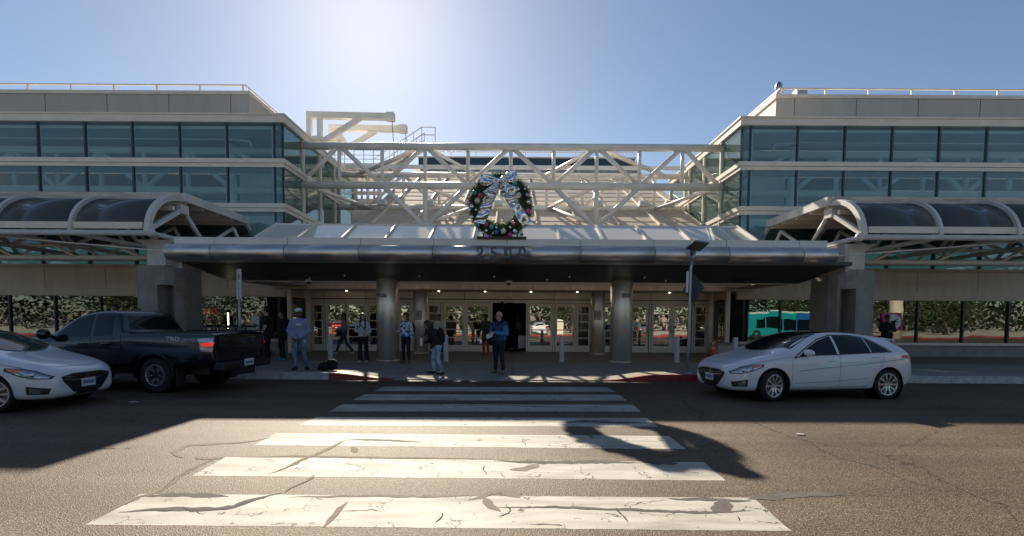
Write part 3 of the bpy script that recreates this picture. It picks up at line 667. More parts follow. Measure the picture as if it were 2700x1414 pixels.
# soffit (dark, sloping down slightly towards the doors) and slab
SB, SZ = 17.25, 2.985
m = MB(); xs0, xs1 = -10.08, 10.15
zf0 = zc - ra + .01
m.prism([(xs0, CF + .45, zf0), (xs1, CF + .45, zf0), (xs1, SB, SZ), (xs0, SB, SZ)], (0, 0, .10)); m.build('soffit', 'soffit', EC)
m = MB()
for y in (14.9, 16.3): z = zf0 + (SZ - zf0) * (y - CF - .45) / (SB - CF - .45); m.box(xs0 + .02, xs1 - .02, y - .008, y + .008, z - .004, z + .01)
m.build('soffit_joint', 'black', EC)
m = MB(); m.box(xs0, xs1, SB + .003, SB + .06, SZ - .02, SZ + .12); m.build('soffit_trim', 'trim', EC)
# coffer ceiling behind the soffit: narrow glazed slot shaped to the sun strip, light diffusers added beside it
m = MB()
m.box(xs0, -8.62, SB + .065, 20.39, 3.0, 3.06); m.box(8.92, xs1, SB + .065, 20.39, 3.0, 3.06); split_build(m, 'side_soffit', 'ceiling', EC)
SL0, SL1 = 18.60, 19.74
m = MB(); m.box(xs0, xs1, 15.75, 16.6, 4.00, 4.12); m.box(xs0, -8.6, 16.602, SL0, 4.0, 4.12); m.box(8.9, xs1, 16.602, SL0, 4.0, 4.12); m.box(xs0, xs1, 20.46, 22.55, 4.00, 4.12); m.box(xs0, -8.6, SL1, 20.459, 4.0, 4.12); m.box(8.9, xs1, SL1, 20.459, 4.0, 4.12); m.box(xs0, -8.6, SL0 + .001, SL1 - .001, 4.0, 4.12); m.box(8.9, xs1, SL0 + .001, SL1 - .001, 4.0, 4.12); m.build('roof_deck', 'panel', EC)
m = MB(); m.box(-8.59, 8.89, SL1 + .02, 20.455, 4.04, 4.06); m.build('added_diffuser', 'diffuser', EC); m = MB(); m.box(-8.59, 8.89, 16.61, SL0 - .02, 4.04, 4.06); m.build('added_diffuser', 'diffuser', EC)  # unseen sheets added to brighten the columns and doors
m = MB(); m.box(-8.6, 8.9, SL0 + .001, SL1 - .001, 4.05, 4.06); m.build('slot_glazing', 'clearglass', EC)
m = MB()
for x in rng(-7.5, 8, 7): m.box(x - .05, x + .05, SL0 + .001, SL1 - .001, 3.98, 4.045)
split_build(m, 'slot_bar', 'trim', EC)
m = MB(); m.box(xs0, xs0 + .1, 14.7, 22.5, 3.15, 3.99); m.box(xs1 - .1, xs1, 14.7, 22.5, 3.15, 3.99); m.box(-9.9, 10.0, 20.47, 20.6, 3.06, 3.99); m.build('end_wall', 'grey_panel', EC)
m = MB(); m.box(xa + .1, xb - .1, CF + .35, 15.0, 3.80, 3.98); m.build('gutter', 'interior_dark', EC)
# sloped skylight strip
lo_l, lo_r, hi_l, hi_r = -7.78, 7.72, -7.78, 7.72
Y0, Z0, Y1, Z1 = 14.6, 4.02, 16.0, 4.72
n = 14; pxs = [P(p, 627, Y0).x for p in (672, 786, 901, 1016, 1131, 1246, 1361, 1476, 1591, 1706, 1821, 1936, 1998)]
for a, b in zip(pxs, pxs[1:]):
    m = MB(); m.prism([(a + .03, Y0, Z0), (b - .03, Y0, Z0), (b - .03, Y1, Z1), (a + .03, Y1, Z1)], (0, .01, -.015)); m.build('skylight_pane', 'skylight', EC)
m = MB()
for x in pxs: m.bar((x, Y0, Z0 + .02), (x, Y1, Z1 + .02), .055, .09)
m.bar((pxs[0], Y1 + .03, Z1 + .01), (pxs[-1], Y1 + .03, Z1 + .01), .06, .05); m.bar((pxs[0], Y0 - .03, Z0 - .02), (pxs[-1], Y0 - .03, Z0 - .02), .06, .05)
split_build(m, 'glazing_bar', 'trim', EC)
m = MB(); m.prism([(pxs[0], Y1 + .05, Z1 - .06), (pxs[-1], Y1 + .05, Z1 - .06), (pxs[-1], 18.3, 4.13), (pxs[0], 18.3, 4.13)], (0, 0, -.02)); m.build('skylight_back', 'diffuser', EC)  # unseen back slope, made translucent to pass more light below
m = MB()
for x in (-5.6, -3.1, -.6, 1.9, 4.4): m.tube((x, 16.2, 3.05), (x, 16.2, 3.14), .025, n=10)
for x, y in ((px, 16.8) for px in (-7.0, -4.3, 1.2, 5.3)): m.tube((x, y, 2.98), (x, y, 3.1), .02, .035, n=10)
split_build(m, 'sprinkler', 'chrome', EC)
# columns
for p, Yc, r_ in ((1023, 17.1, .385), (1637, 17.1, .385), (1110, 20.9, .31), (1575, 20.9, .31)):
    q = P(p, 900, Yc); zt_ = 3.95 if Yc < 18 else CZ + .0
    q2 = q.x
    m = MB(); m.tube((q2, Yc, .17), (q2, Yc, zt_ + (0.0 if Yc > 18 else .02)), r_, n=64); m.tube((q2, Yc, .17), (q2, Yc, .22), r_ + .02, n=64)
    o = m.build('column', 'steel', EC)
    if Yc < 18:
        a = -.18 if p < 1300 else .10
        z = P(p, 779, Yc - r_).z; m = MB(); m.tube((q2 + a * .5 - .14, Yc - r_ - .12, z), (q2 + a * .5 + .16, Yc - r_ - .12, z), .055, n=20); m.tube((q2 + a * .5, Yc - r_ + .03, z), (q2 + a * .5, Yc - r_ - .11, z), .04, n=12)
        m.build('column_light', 'galv', o)
    else:
        z = P(p, 831, Yc - r_).z; x = q2 - .05
        m = MB(); m.box(x - .14, x + .14, Yc - r_ - .05, Yc - r_ + .10, z - .19, z + .19); bevel(m.build('column_plaque', 'black', o), .01)
        m = MB(); m.box(x - .12, x + .12, Yc - r_ - .058, Yc - r_ - .051, z - .17, z + .17); m.build('plaque_face', 'grey_panel', o)
        m = MB()
        for k in range(5): m.box(x - .09, x + .09 - .02 * (k % 3), Yc - r_ - .0615, Yc - r_ - .0585, z + .10 - .045 * k, z + .115 - .045 * k)
        m.build('plaque_marking', 'black', o)
# dome cameras
for p, y_ in ((813, 752), (1342, 754.5), (1843, 757)):
    q = P(p, y_, 17.1); m = MB(); m.tube((q.x, 17.12, SZ - .05), (q.x, 17.12, SZ + .05), .13, .10, n=24); o = m.build('dome_camera', 'white', EC)
    m = MB(); m.ell((q.x, 17.12, SZ - .05), (.085, .085, .075), 16, 10); m.build('camera_dome', 'black', o)
# street number
NUM = thing('street_number', 'dark grey metal street number 2500 on the rolled canopy edge', 'sign', (0, 13.7, 3.6))
for ch, p in zip('2500', (1266, 1301, 1339, 1377)):
    q = P(p, 668, 13.72); hz = P(p, 653, 13.72).z - P(p, 683, 13.72).z
    M4 = Matrix.Translation((q.x, 13.76, q.z)) @ Matrix.Rotation(math.pi / 2, 4, 'X') @ Matrix.Diagonal((1.0, 1.0, 1, 1))
    text(ch, hz * 1.42, 'num', NUM, M4, 'numeral', ext=.03, bold=.010)

# ================================================================ ROOF TRUSS
RT = thing('roof_truss', 'cream tubular steel truss spanning between the two glass wings', 'truss', (0, 22.7, 6))
TY = 22.7; TZ = lambda y: P(1350, y, TY).z
zt1, zt2, zt3 = P(1350, 388, TY).z, P(1350, 491, TY).z, P(1350, 594, TY).z
m = MB(); m.tube((XL - .1, TY, zt1), (XR + .1, TY, zt1), .165, n=24); m.build('top_chord', 'truss', RT)
m = MB(); m.tube((XL - .1, TY, zt2), (XR + .1, TY, zt2), .165, n=24); m.build('bottom_chord', 'truss', RT)
tn = [P(p, 440, TY).x for p in (895, 1008, 1121, 1234, 1347, 1460, 1573, 1686, 1799)]
m = MB()
for x in tn: m.tube((x, TY, zt2), (x, TY, zt1), .085, n=14)
split_build(m, 'truss_post', 'truss', RT)
m = MB()
for i in range(8):
    if i % 2 == 0: m.tube((tn[i] + .12, TY, zt1 - .08), (tn[i + 1] - .08, TY, zt2 + .08), .105, n=14)
    else: m.tube((tn[i] + .08, TY, zt2 + .08), (tn[i + 1] - .12, TY, zt1 - .08), .105, n=14)
m.tube((tn[0] - .12, TY, zt1 - .08), (XL + .28, TY, zt1 - 1.35), .105); m.tube((XL + .28, TY, zt1 - 1.35), (XL + .28, TY, zt2), .105)
m.tube((tn[8] + .12, TY, zt1 - .08), (XR - .15, TY, zt2 + .1), .105)
split_build(m, 'diagonal', 'truss', RT)
m = MB()
for a, b, c in ((1, 2, 3), (5, 6, 7)):
    m.tube((tn[a] + .1, TY, zt2 - .1), (tn[b] - .12, TY, zt3), .115, n=14); m.tube((tn[c] - .1, TY, zt2 - .1), (tn[b] + .12, TY, zt3), .115, n=14); m.tube((tn[b], TY, zt2), (tn[b], TY, zt3), .115, n=14)
    m.box(tn[b] - .4, tn[b] + .4, TY - .15, TY + .15, 5.8, zt3 + .02)
split_build(m, 'support_leg', 'truss', RT)
T2 = 27.1
m = MB(); m.tube((XL, T2, zt1), (XR, T2, zt1), .15); m.tube((XL, T2, zt2), (XR, T2, zt2), .15); m.bar((XL + .6, T2 - .3, zt1 + .35), (XR - .2, T2 - .3, zt1 + .35), .1, .2); split_build(m, 'rear_chord', 'truss', RT)
m = MB()
for i, x in enumerate(tn):
    m.tube((x, T2, zt2), (x, T2, zt1), .09, n=10)
    if i < 8:
        if i % 2 == 1: m.tube((x, T2, zt1), (tn[i + 1], T2, zt2), .09, n=10)
        else: m.tube((x, T2, zt2), (tn[i + 1], T2, zt1), .09, n=10)
split_build(m, 'rear_web', 'truss', RT)
m = MB()
m.tube((tn[2], TY, zt1), (tn[0] - .6, T2, zt1), .11); m.tube((tn[6], TY, zt1), (tn[8] + .6, T2, zt1), .11)
m.tube((tn[2], TY, zt1), (tn[3] + .1, T2, zt1), .09); m.tube((tn[6], TY, zt1), (tn[5] - .1, T2, zt1), .09)
m.tube((tn[2], TY, zt2), (tn[3], T2, zt2), .09); m.tube((tn[6], TY, zt2), (tn[5], T2, zt2), .09); m.tube((XL + .1, TY, zt2), (tn[0], T2, zt2), .09); m.tube((XR - .1, TY, zt2), (tn[8], T2, zt2), .09)
m.tube((tn[2], TY, zt3), (tn[3] - .3, T2, zt2), .08); m.tube((tn[6], TY, zt3), (tn[5] + .3, T2, zt2), .08)
split_build(m, 'cross_brace', 'truss', RT)
# end posts of glazing where the truss lands
# floodlights on rear chord
def flood(p, y, Y, s=1.0, name='white floodlight', lab=''):
    q = P(p, y, Y); t = thing('floodlight', lab, 'floodlight', (q.x, Y, q.z), 'floodlights on the terminal roof')
    m = MB(); m.box(q.x - .34 * s, q.x + .34 * s, Y - .2, Y + .2, q.z - .2 * s, q.z + .2 * s); m.box(q.x - .36 * s, q.x - .335 * s, Y - .22, Y + .22, q.z - .22 * s, q.z + .22 * s); bevel(m.build('housing', 'truss', t), .02)
    m = MB(); m.tube((q.x, Y, q.z - .2 * s), (q.x, Y, q.z - .62 * s), .05, n=10); m.bar((q.x - .2 * s, Y, q.z - .3 * s), (q.x + .2 * s, Y, q.z - .3 * s), .05, .06); m.build('bracket', 'truss', t)
    m = MB(); m.box(q.x - .30 * s, q.x + .30 * s, Y - .205, Y - .201, q.z - .16 * s, q.z + .16 * s); m.build('lens', 'galv', t)
for p, y, l in ((938, 533, 'floodlight on the rear chord nearest the left glass wing'), (1008, 534, 'second floodlight from the left wing, beside the roof plant'), (1133, 536, 'floodlight below the left half of the truss, left of the wreath'),
                (1315, 537, 'floodlight seen through the ring of the wreath'), (1508, 537, 'floodlight just right of the wreath, half hidden by a diagonal'), (1578, 537, 'floodlight behind the right support leg of the truss'), (1697, 538, 'bright floodlight second from the right glass wing'), (1766, 539, 'floodlight on the rear chord nearest the right glass wing')):
    flood(p, y, T2 - .1, .72, lab=l)
q = P(2110, 249, 25.0)
flood(2110, 248, 25.0, .8, lab='box floodlight on the railing of the right penthouse roof')
q = P(2053, 232, 24.6); t = thing('beacon', 'rounded grey beacon lamp on a stalk at the right penthouse corner', 'beacon', (q.x, 24.6, q.z))
m = MB(); m.ell((q.x, 24.6, q.z), (.17, .17, .30), 16, 10); m.build('lamp_head', 'galv', t)
m = MB(); m.tube((q.x, 24.6, q.z - .2), (q.x - .08, 24.6, 12.6), .05, .07, n=10); m.build('stalk', 'galv', t)

# ================================================================ ROOFTOP ITEMS (davits, stair, deck)
def davit(Y, beam, posts, brace, lab, cable):
    q = P(posts[0], brace[1], Y); t = thing('davit_crane', lab, 'crane', (q.x, Y, q.z), 'rooftop davit cranes')
    a, b = P(beam[0], beam[1], Y), P(beam[2], beam[3], Y)
    m = MB(); m.bar(a, b, .35, .36); m.bar(b - Vector((.4, 0, 0)), b + Vector((.1, 0, 0)), .42, .46); m.build('jib', 'truss', t)
    m = MB()
    for p in posts: x = P(p, beam[1], Y).x; m.bar((x, Y, a.z - .18), (x, Y, P(p, 410, Y).z), .28, .28)
    m.box(P(posts[0], 400, Y).x - .2, P(posts[1], 400, Y).x + .3, Y - .3, Y + .3, P(1350, 376, Y).z, P(1350, 366, Y).z)
    m.build('mast', 'truss', t)
    m = MB(); m.bar(P(brace[0], brace[1], Y), P(brace[2], brace[3], Y), .26, .26); m.build('strut', 'truss', t)
    m = MB(); m.path([P(cable[0], cable[1], Y), P(cable[2], cable[3], Y)], .02, n=5); m.build('cable', 'black', t)
davit(30.5, (810, 304, 1036, 309), (815, 843), (848, 375, 950, 312), 'taller cream davit crane on the roof left of centre', (1034, 318, 1040, 420))
davit(31.8, (868, 338, 1069, 341), (872, 897), (925, 385, 990, 346), 'lower cream davit crane behind the taller one', (1067, 346, 1076, 385))
t = thing('roof_stair', 'pale steel stair with handrails climbing to the ridge behind the truss', 'stair', (-6, 33, 9))
Ys = 33.0; a, b = P(985, 462, Ys), P(1112, 378, Ys)
m = MB()
for yy in (0, 1.0): m.bar(a + Vector((0, yy, 0)), b + Vector((0, yy, 0)), .06, .3)
split_build(m, 'stringer', 'truss', t)
m = MB(); N = 16
for i in range(N): p = a.lerp(b, (i + .5) / N); m.box(p.x - .13, p.x + .13, Ys + .03, Ys + .97, p.z + .0, p.z + .04)
split_build(m, 'tread', 'galv', t)
m = MB()
for yy in (0, 1.0):
    for hh in (.55, 1.05): m.tube(a + Vector((0, yy, hh)), b + Vector((0, yy, hh)), .035, n=8)
    for i in range(7): p = a.lerp(b, i / 6) + Vector((0, yy, 0)); m.tube(p, p + Vector((0, 0, 1.05)), .025, n=6)
m.tube(b + Vector((0, 0, 1.05)), b + Vector((.9, 0, 1.05)), .03, n=6); m.tube(b + Vector((0, 0, .55)), b + Vector((.9, 0, .55)), .03, n=6); m.tube(b + Vector((.9, 0, 0)), b + Vector((.9, 0, 1.05)), .03, n=6)
m.build('handrail', 'white', t)
t = thing('roof_platform', 'flat roof platform with thin safety railings left of the stair', 'platform', (-10, 32, 9))
Yd = 32.0; z0, z1 = P(900, 452, Yd).z, P(900, 430, Yd).z; xA, xB = P(858, 440, Yd).x, P(1010, 440, Yd).x
m = MB(); m.box(xA, xB, Yd, Yd + 3, z0, z1); m.build('deck', 'truss', t)
m = MB(); zr = P(900, 396, Yd).z
for f in (1.0, .62, .3): m.tube((xA, Yd, z1 + (zr - z1) * f), (xB, Yd, z1 + (zr - z1) * f), .02, n=6)
for k in range(7): x = xA + (xB - xA) * k / 6; m.tube((x, Yd, z1), (x, Yd, zr), .022, n=6)
m.build('railing', 'galv', t)
m = MB()
for k in range(3): x = xA + (xB - xA) * (.1 + .4 * k); m.bar((x, Yd + .3, 5.8), (x, Yd + .3, z0), .2, .2)
split_build(m, 'support', 'truss', t)
m = MB(); r2 = random.Random(5)
for k in range(9): x = xA + 0.6 + k * .42; m.box(x, x + .2, Yd - .5, Yd - .1, z0 - .35 - r2.random() * .3, z0 - .02)
m.build('bracketry', 'band', t)
t = thing('roof_plant_unit', 'cream boxed roof plant unit behind the left half of the truss', 'plant unit', (-8, 29.5, 6))
Yp = 29.5; m = MB(); c0, c1 = P(925, 560, Yp), P(1000, 502, Yp)
m.box(c0.x, c1.x, Yp, Yp + 1.6, 5.8, c1.z - .5); m.build('casing', 'truss', t)
m = MB()
for k in range(5): m.tube((c0.x + .2 + k * .38, Yp + .3, c1.z - .5), (c0.x + .2 + k * .38, Yp + .3, c1.z + .1 + .12 * (k % 2)), .07, n=8)
m.bar((c0.x, Yp + .3, c1.z - .1), (c1.x, Yp + .3, c1.z - .1), .12, .2); m.build('vent_pipe', 'trim', t)

# ================================================================ ARCHED KERB SHELTERS
M['shelter'] = mat('shelter_paint', (0.62, 0.59, 0.55), 0.45, var=0.18, vs=1.5)
M['shelter_roof'] = mat('weathered_roof_edge', (0.55, 0.51, 0.46), 0.7, var=0.5, vs=3.0, streak=(.4, 2, 3))
def shelter(s, Xe, lab):
    t = thing('arched_shelter', lab, 'shelter', (Xe + s * 5, 17.5, 0), 'arched shelters along the kerb')
    yF, zE, yR, zR, yB = 15.0, 4.26, 16.45, 5.61, 20.3
    arcF = [(yR - (yR - yF) * math.cos(a), zE + (zR - zE) * math.sin(a)) for a in [math.pi / 2 * k / 12 for k in range(13)]]
    arcB = [(yB + 1.0 * math.sin(a), zE + (zR - zE) * math.cos(a)) for a in [math.pi / 2 * k / 8 for k in range(7)]]
    ts = [0.12, 2.5, 4.9, 7.3, 9.7, 12.1]; X = lambda d: Xe + s * d
    for i, d in enumerate(ts):
        m = MB(); m.sweep([(X(d), y, z) for y, z in arcF], *((.16, .16) if i == 0 else (.11, .11))); m.build('arch_rib', 'shelter', t)
        m = MB(); m.sweep([(X(d), y, z) for y, z in arcB], .12, .12); m.build('rear_rib', 'shelter', t)
        m = MB(); x = X(d)
        m.bar((x, yR + .15, zR - .28), (x, yF + .1, zE + .15), .12, .14); m.tube((x, yR + .2, zR - .3), (x, 17.8, zE), .065, n=10)
        m.tube((x, 17.8, zE), (x, 19.6, zR - .35), .065, n=10); m.tube((x, 19.6, zR - .35), (x, 20.5, zE), .065, n=10); m.tube((x, yF, zE), (x, 20.6, zE), .075, n=10)
        m.box(min(x - .09, x + .09), x + .09, yR - .05, yR + .35, zR - .45, zR - .15)
        m.build('rafter_truss', 'shelter', t)
    lo, hi = sorted((X(-.05), X(13)))
    a, b = sorted((X(-.10), X(.06)))
    m = MB(); m.box(a, b, yR, yB + .05, zR - .06, zR + .22); m.build('gable_fascia', 'shelter', t)
    m = MB(); m.box(*sorted((X(.061), X(13))), yR - .06, yR + .1, zR + .0, zR + .22); m.build('ridge_fascia', 'shelter_roof', t)
    m = MB(); m.box(*sorted((X(.061), X(13))), yR + .101, yB, zR + .06, zR + .16); m.build('roof_sheet', 'band', t)
    m = MB()
    for y in (16.7, 17.6, 18.5, 19.4, 20.2): m.box(*sorted((X(.061), X(13))), y - .05, y + .05, zR - .12, zR + .05)
    for k in (3, 6, 9):
        y, z = arcF[k]; m.box(*sorted((X(.23), X(13))), y + .06, y + .13, z - .12, z - .05)
    m.box(*sorted((X(.1), X(13))), yR - .35, yR - .25, zR - .42, zR - .28); m.build('purlin', 'trim', t)
    m = MB(); m.tube((X(.0), yF - .02, zE - .02), (X(13), yF - .02, zE - .02), .085, n=14); m.ell((X(.0), yF - .02, zE - .02), (.13, .13, .13), 14, 10); m.build('eave_tube', 'shelter', t)
    m = MB(); m.box(*sorted((X(.3), X(13))), yF + .02, yF + .10, zE + .12, zE + .32); m.build('eave_beam', 'trim', t)
    for i in range(len(ts) - 1):
        m = MB(); x0, x1 = sorted((X(ts[i] + .11), X(ts[i + 1] - .11)))
        g = arcF[1:12]
        m.grid(lambda u, v: Vector((x0 + (x1 - x0) * u, g[min(10, int(round(v * 10)))][0] + .03, g[min(10, int(round(v * 10)))][1] - .02)), 1, 10)
        o = m.build('curved_glass', 'glass_arch', t); so_ = o.modifiers.new('thick', 'SOLIDIFY'); so_.thickness = .012
        m = MB(); g2 = arcB
        m.grid(lambda u, v: Vector((x0 + (x1 - x0) * u, g2[min(6, int(round(v * 6)))][0], g2[min(6, int(round(v * 6)))][1])), 1, 6)
        o = m.build('rear_glass', 'glass_arch', t); so_ = o.modifiers.new('thick', 'SOLIDIFY'); so_.thickness = .012
    # lower horizontals, cable
    m = MB()
    m.tube((X(.4), 19.4, 3.98), (X(13), 19.4, 3.98), .09, n=10); m.tube((X(.4), 19.4, 4.5), (X(13), 19.4, 4.5), .07, n=10); m.tube((X(-.9), 16.9, 3.72), (X(13), 16.9, 3.72), .085, n=12)
    for k in range(7):
        m.tube((X(1 + 1.7 * k), 19.4, 4.5), (X(1.85 + 1.7 * k), 19.4, 3.98), .05, n=8); m.tube((X(1.85 + 1.7 * k), 19.4, 3.98), (X(2.7 + 1.7 * k), 19.4, 4.5), .05, n=8)
        m.tube((X(1.9 + 2.2 * k), 16.9, 3.75), (X(.8 + 2.2 * k + 2.2), 17.2, 4.25), .05, n=8)
    m.tube((X(-.75), 14.75, 3.64), (X(5.5), 15.3, 4.2), .02, n=6); m.build('lower_tie', 'trim', t)
    # pedestal flaring above the pier
    xc = Xe + s * 0.62; m = MB()
    m.prism([(xc - .62, 16.0, 4.16), (xc + .62, 16.0, 4.16), (xc + .30, 16.0, 3.98), (xc + .30, 16.0, 3.30), (xc - .30, 16.0, 3.30), (xc - .30, 16.0, 3.98)], (0, .35, 0))
    m.prism([(xc - .62, 17.0, 4.16), (xc + .62, 17.0, 4.16), (xc + .30, 17.0, 3.98), (xc + .30, 17.0, 3.30), (xc - .30, 17.0, 3.30), (xc - .30, 17.0, 3.98)], (0, .3, 0))
    m.box(xc - .62, xc + .62, 16.0, 17.3, 4.163, 4.20); m.tube((xc - s * .62, 16.2, 3.75), (xc - s * .3, 16.2, 3.75), .09); m.build('pedestal', 'shelter', t)
    # concrete pier, rounded front with recessed slot
    w_ = .64; m = MB(); pts = []
    y0 = 15.75
    outl = [(-w_, y0 + .45), (-w_, 17.3), (w_, 17.3), (w_, y0 + .25)]
    curve = [(w_ - .04, y0 + .12), (w_ - .5, y0 + .03), (0.05, y0)] if False else []
    pl = [(-s * a, b) for a, b in [(-w_, y0 + .22), (-w_ + .18, y0 + .22), (-w_ + .22, y0), (w_ - .62, y0 + .02), (w_ - .30, y0 + .12), (w_ - .12, y0 + .30), (w_, y0 + .6), (w_, 17.3), (-w_, 17.3)]]
    m.prism([(xc + a, b, .16) for a, b in pl], (0, 0, 3.16)); m.box(xc - .30, xc + .30, 15.9, 17.25, 3.321, 3.36)
    o = m.build('pier', 'concrete', t)
    cut = MB(); cx = xc - s * .30; cut.box(cx - .16, cx + .22, y0 - .3, y0 + .72, .3, 2.72); co = cut.build('cutter', 'concrete')
    bo = o.modifiers.new('b', 'BOOLEAN'); bo.object = co; bo.operation = 'DIFFERENCE'; bo.solver = 'EXACT'; bake(o); bpy.data.objects.remove(co)
    return t
shelter(-1, P(648, 585, 20.3).x, 'left arched kerbside shelter with curved white ribs above a concrete pier')
shelter(1, P(2028, 592, 20.3).x, 'right arched kerbside shelter with curved white ribs above a concrete pier')
# ================================================================ WREATH
def pt(px, py, Y): return P(px, py, Y)
WY = 14.32
wc = P(1319.5, 543, WY)
WR = thing('christmas_wreath', 'large green wreath with coloured baubles and silver bow on the canopy edge', 'wreath', (wc.x, WY, wc.z - 1))
M['needle'] = mat('pine_needles', (0.05, 0.13, 0.035), 0.6, var=0.5, vs=5)
M['needle_light'] = mat('pale_pine_tips', (0.16, 0.24, 0.06), 0.55, var=0.4, vs=5)  # lighter green, mixed in at random
M['pine_core'] = mat('wreath_core', (0.02, 0.035, 0.015), 0.9)
rW, tW = .735, .235
m = MB(); nn, kk = 48, 14
V = [[m.bm.verts.new((wc.x + (rW + tW * .72 * math.cos(b)) * math.cos(a), WY + tW * .6 * math.sin(b), wc.z + (rW + tW * .72 * math.cos(b)) * math.sin(a))) for b in [2 * math.pi * j / kk for j in range(kk)]] for a in [2 * math.pi * i / nn for i in range(nn)]]
for i in range(nn):
    for j in range(kk): m.bm.faces.new((V[i][j], V[(i + 1) % nn][j], V[(i + 1) % nn][(j + 1) % kk], V[i][(j + 1) % kk]))
m.build('wreath_core', 'pine_core', WR)
rw = random.Random(9); m = MB()
for k in range(5200):
    a = rw.uniform(0, 2 * math.pi); b = rw.uniform(0, 2 * math.pi)
    n_ = Vector((math.cos(b) * math.cos(a), math.sin(b), math.cos(b) * math.sin(a)))
    base = Vector((wc.x + rW * math.cos(a), WY, wc.z + rW * math.sin(a))) + Vector((n_.x * tW * .68, n_.y * tW * .6, n_.z * tW * .68))
    tan = Vector((-math.sin(a), 0, math.cos(a)))
    d = (n_ + Vector((rw.uniform(-.7, .7), rw.uniform(-.7, .7), rw.uniform(-.7, .7)))).normalized(); L = rw.uniform(.06, .135)
    q = d.cross(Vector((rw.uniform(-1, 1), rw.uniform(-1, 1), rw.uniform(-1, 1)))).normalized() * .009
    m.poly([base - q, base + q, base + d * L + q * .3, base + d * L - q * .3], mi=1 if rw.random() < .36 else 0)
m.build('pine_foliage', ['needle', 'needle_light'], WR, fix=False)
M['b_teal'] = mat('teal_bauble', (0.02, 0.30, 0.28), 0.18, coat=.6); M['b_pink'] = mat('pink_bauble', (0.55, 0.03, 0.16), 0.25, coat=.6)
M['b_white'] = mat('frosted_white_bauble', (0.62, 0.58, 0.55), 0.5); M['b_blue'] = mat('blue_bauble', (0.02, 0.12, 0.32), 0.2, coat=.6)
M['b_silver'] = mat('mirror_bauble', (0.8, 0.8, 0.82), 0.06, metal=1); M['b_rose'] = mat('mirror_pink_bauble', (0.85, 0.35, 0.55), 0.08, metal=1); M['b_violet'] = mat('mirror_violet_bauble', (0.55, 0.3, 0.75), 0.08, metal=1)
def bb(zx_, zy_, r, c):  # zoom coordinates of the wreath crop
    p = P(1200 + zx_ / 6.425, 430 + zy_ / 6.425, WY - .23); mm = MB(); mm.ell(p, (r, r, r), 18, 12); mm.tube(p + Vector((0, 0, r * .9)), p + Vector((0, 0, r * 1.15)), .012, n=8); mm.build('bauble', c, WR)
for a in [(328, 505, .075, 'b_teal'), (424, 550, .075, 'b_pink'), (378, 640, .08, 'b_white'), (226, 675, .062, 'b_rose'), (283, 738, .068, 'b_silver'), (237, 800, .06, 'b_silver'), (356, 795, .045, 'b_silver'), (285, 918, .06, 'b_silver'),
          (380, 1053, .078, 'b_teal'), (520, 1045, .08, 'b_pink'), (617, 1085, .078, 'b_teal'), (698, 1095, .045, 'b_silver'), (530, 1145, .05, 'b_silver'), (700, 1170, .075, 'b_blue'), (815, 1155, .08, 'b_white'), (545, 1240, .06, 'b_violet'),
          (930, 1215, .07, 'b_pink'), (985, 1020, .072, 'b_rose'), (935, 1090, .045, 'b_silver'), (1010, 1155, .07, 'b_silver'), (1075, 545, .08, 'b_white'), (1218, 545, .065, 'b_violet'), (1240, 660, .07, 'b_silver'), (1240, 820, .078, 'b_pink'), (1305, 800, .04, 'b_silver'),
          (1010, 352, .075, 'b_teal'), (1180, 1020, .07, 'b_teal'), (640, 1190, .035, 'b_white'), (470, 1180, .04, 'b_silver'), (1255, 985, .045, 'b_silver'), (1130, 1210, .05, 'b_blue'), (1180, 440, .035, 'b_silver'), (262, 555, .035, 'b_silver')]: bb(*a)
m = MB(); m.box(wc.x - .68, wc.x + .76, WY - .2, WY + .35, Zt - .02, Zt + .055); m.build('base_plate', 'black', WR)
m = MB(); m.bar((wc.x - .5, WY + .2, Zt), (wc.x - .5, WY + .2, wc.z), .04, .04); m.bar((wc.x + .5, WY + .2, Zt), (wc.x + .5, WY + .2, wc.z), .04, .04); m.build('stand', 'black', WR)
# bow
def foil():
    mm = mat('silver_foil', (0.80, 0.80, 0.82), 0.16, metal=1.0); n = mm.node_tree; b = n.nodes['Principled BSDF']
    tc = n.nodes.new('ShaderNodeTexCoord'); mp = n.nodes.new('ShaderNodeMapping'); mp.inputs['Rotation'].default_value = (0, .3, 0); mp.inputs['Scale'].default_value = (1.5, 1.5, 6)
    n.links.new(tc.outputs['Object'], mp.inputs[0]); no = n.nodes.new('ShaderNodeTexNoise'); no.inputs['Scale'].default_value = 1.6; no.inputs['Detail'].default_value = 2
    n.links.new(mp.outputs[0], no.inputs[0]); bp = n.nodes.new('ShaderNodeBump'); bp.inputs['Strength'].default_value = .38; bp.inputs['Distance'].default_value = .06
    n.links.new(no.outputs[0], bp.inputs['Height']); n.links.new(bp.outputs[0], b.inputs['Normal']); return mm
M['foil'] = foil()
BOW = thing('silver_bow', 'crinkled silver foil bow with two long tails across the top of the wreath', 'bow', (wc.x, WY - .3, wc.z + .5))
def zz(x, y, Y): return P(1200 + x / 6.425, 430 + y / 6.425, Y)
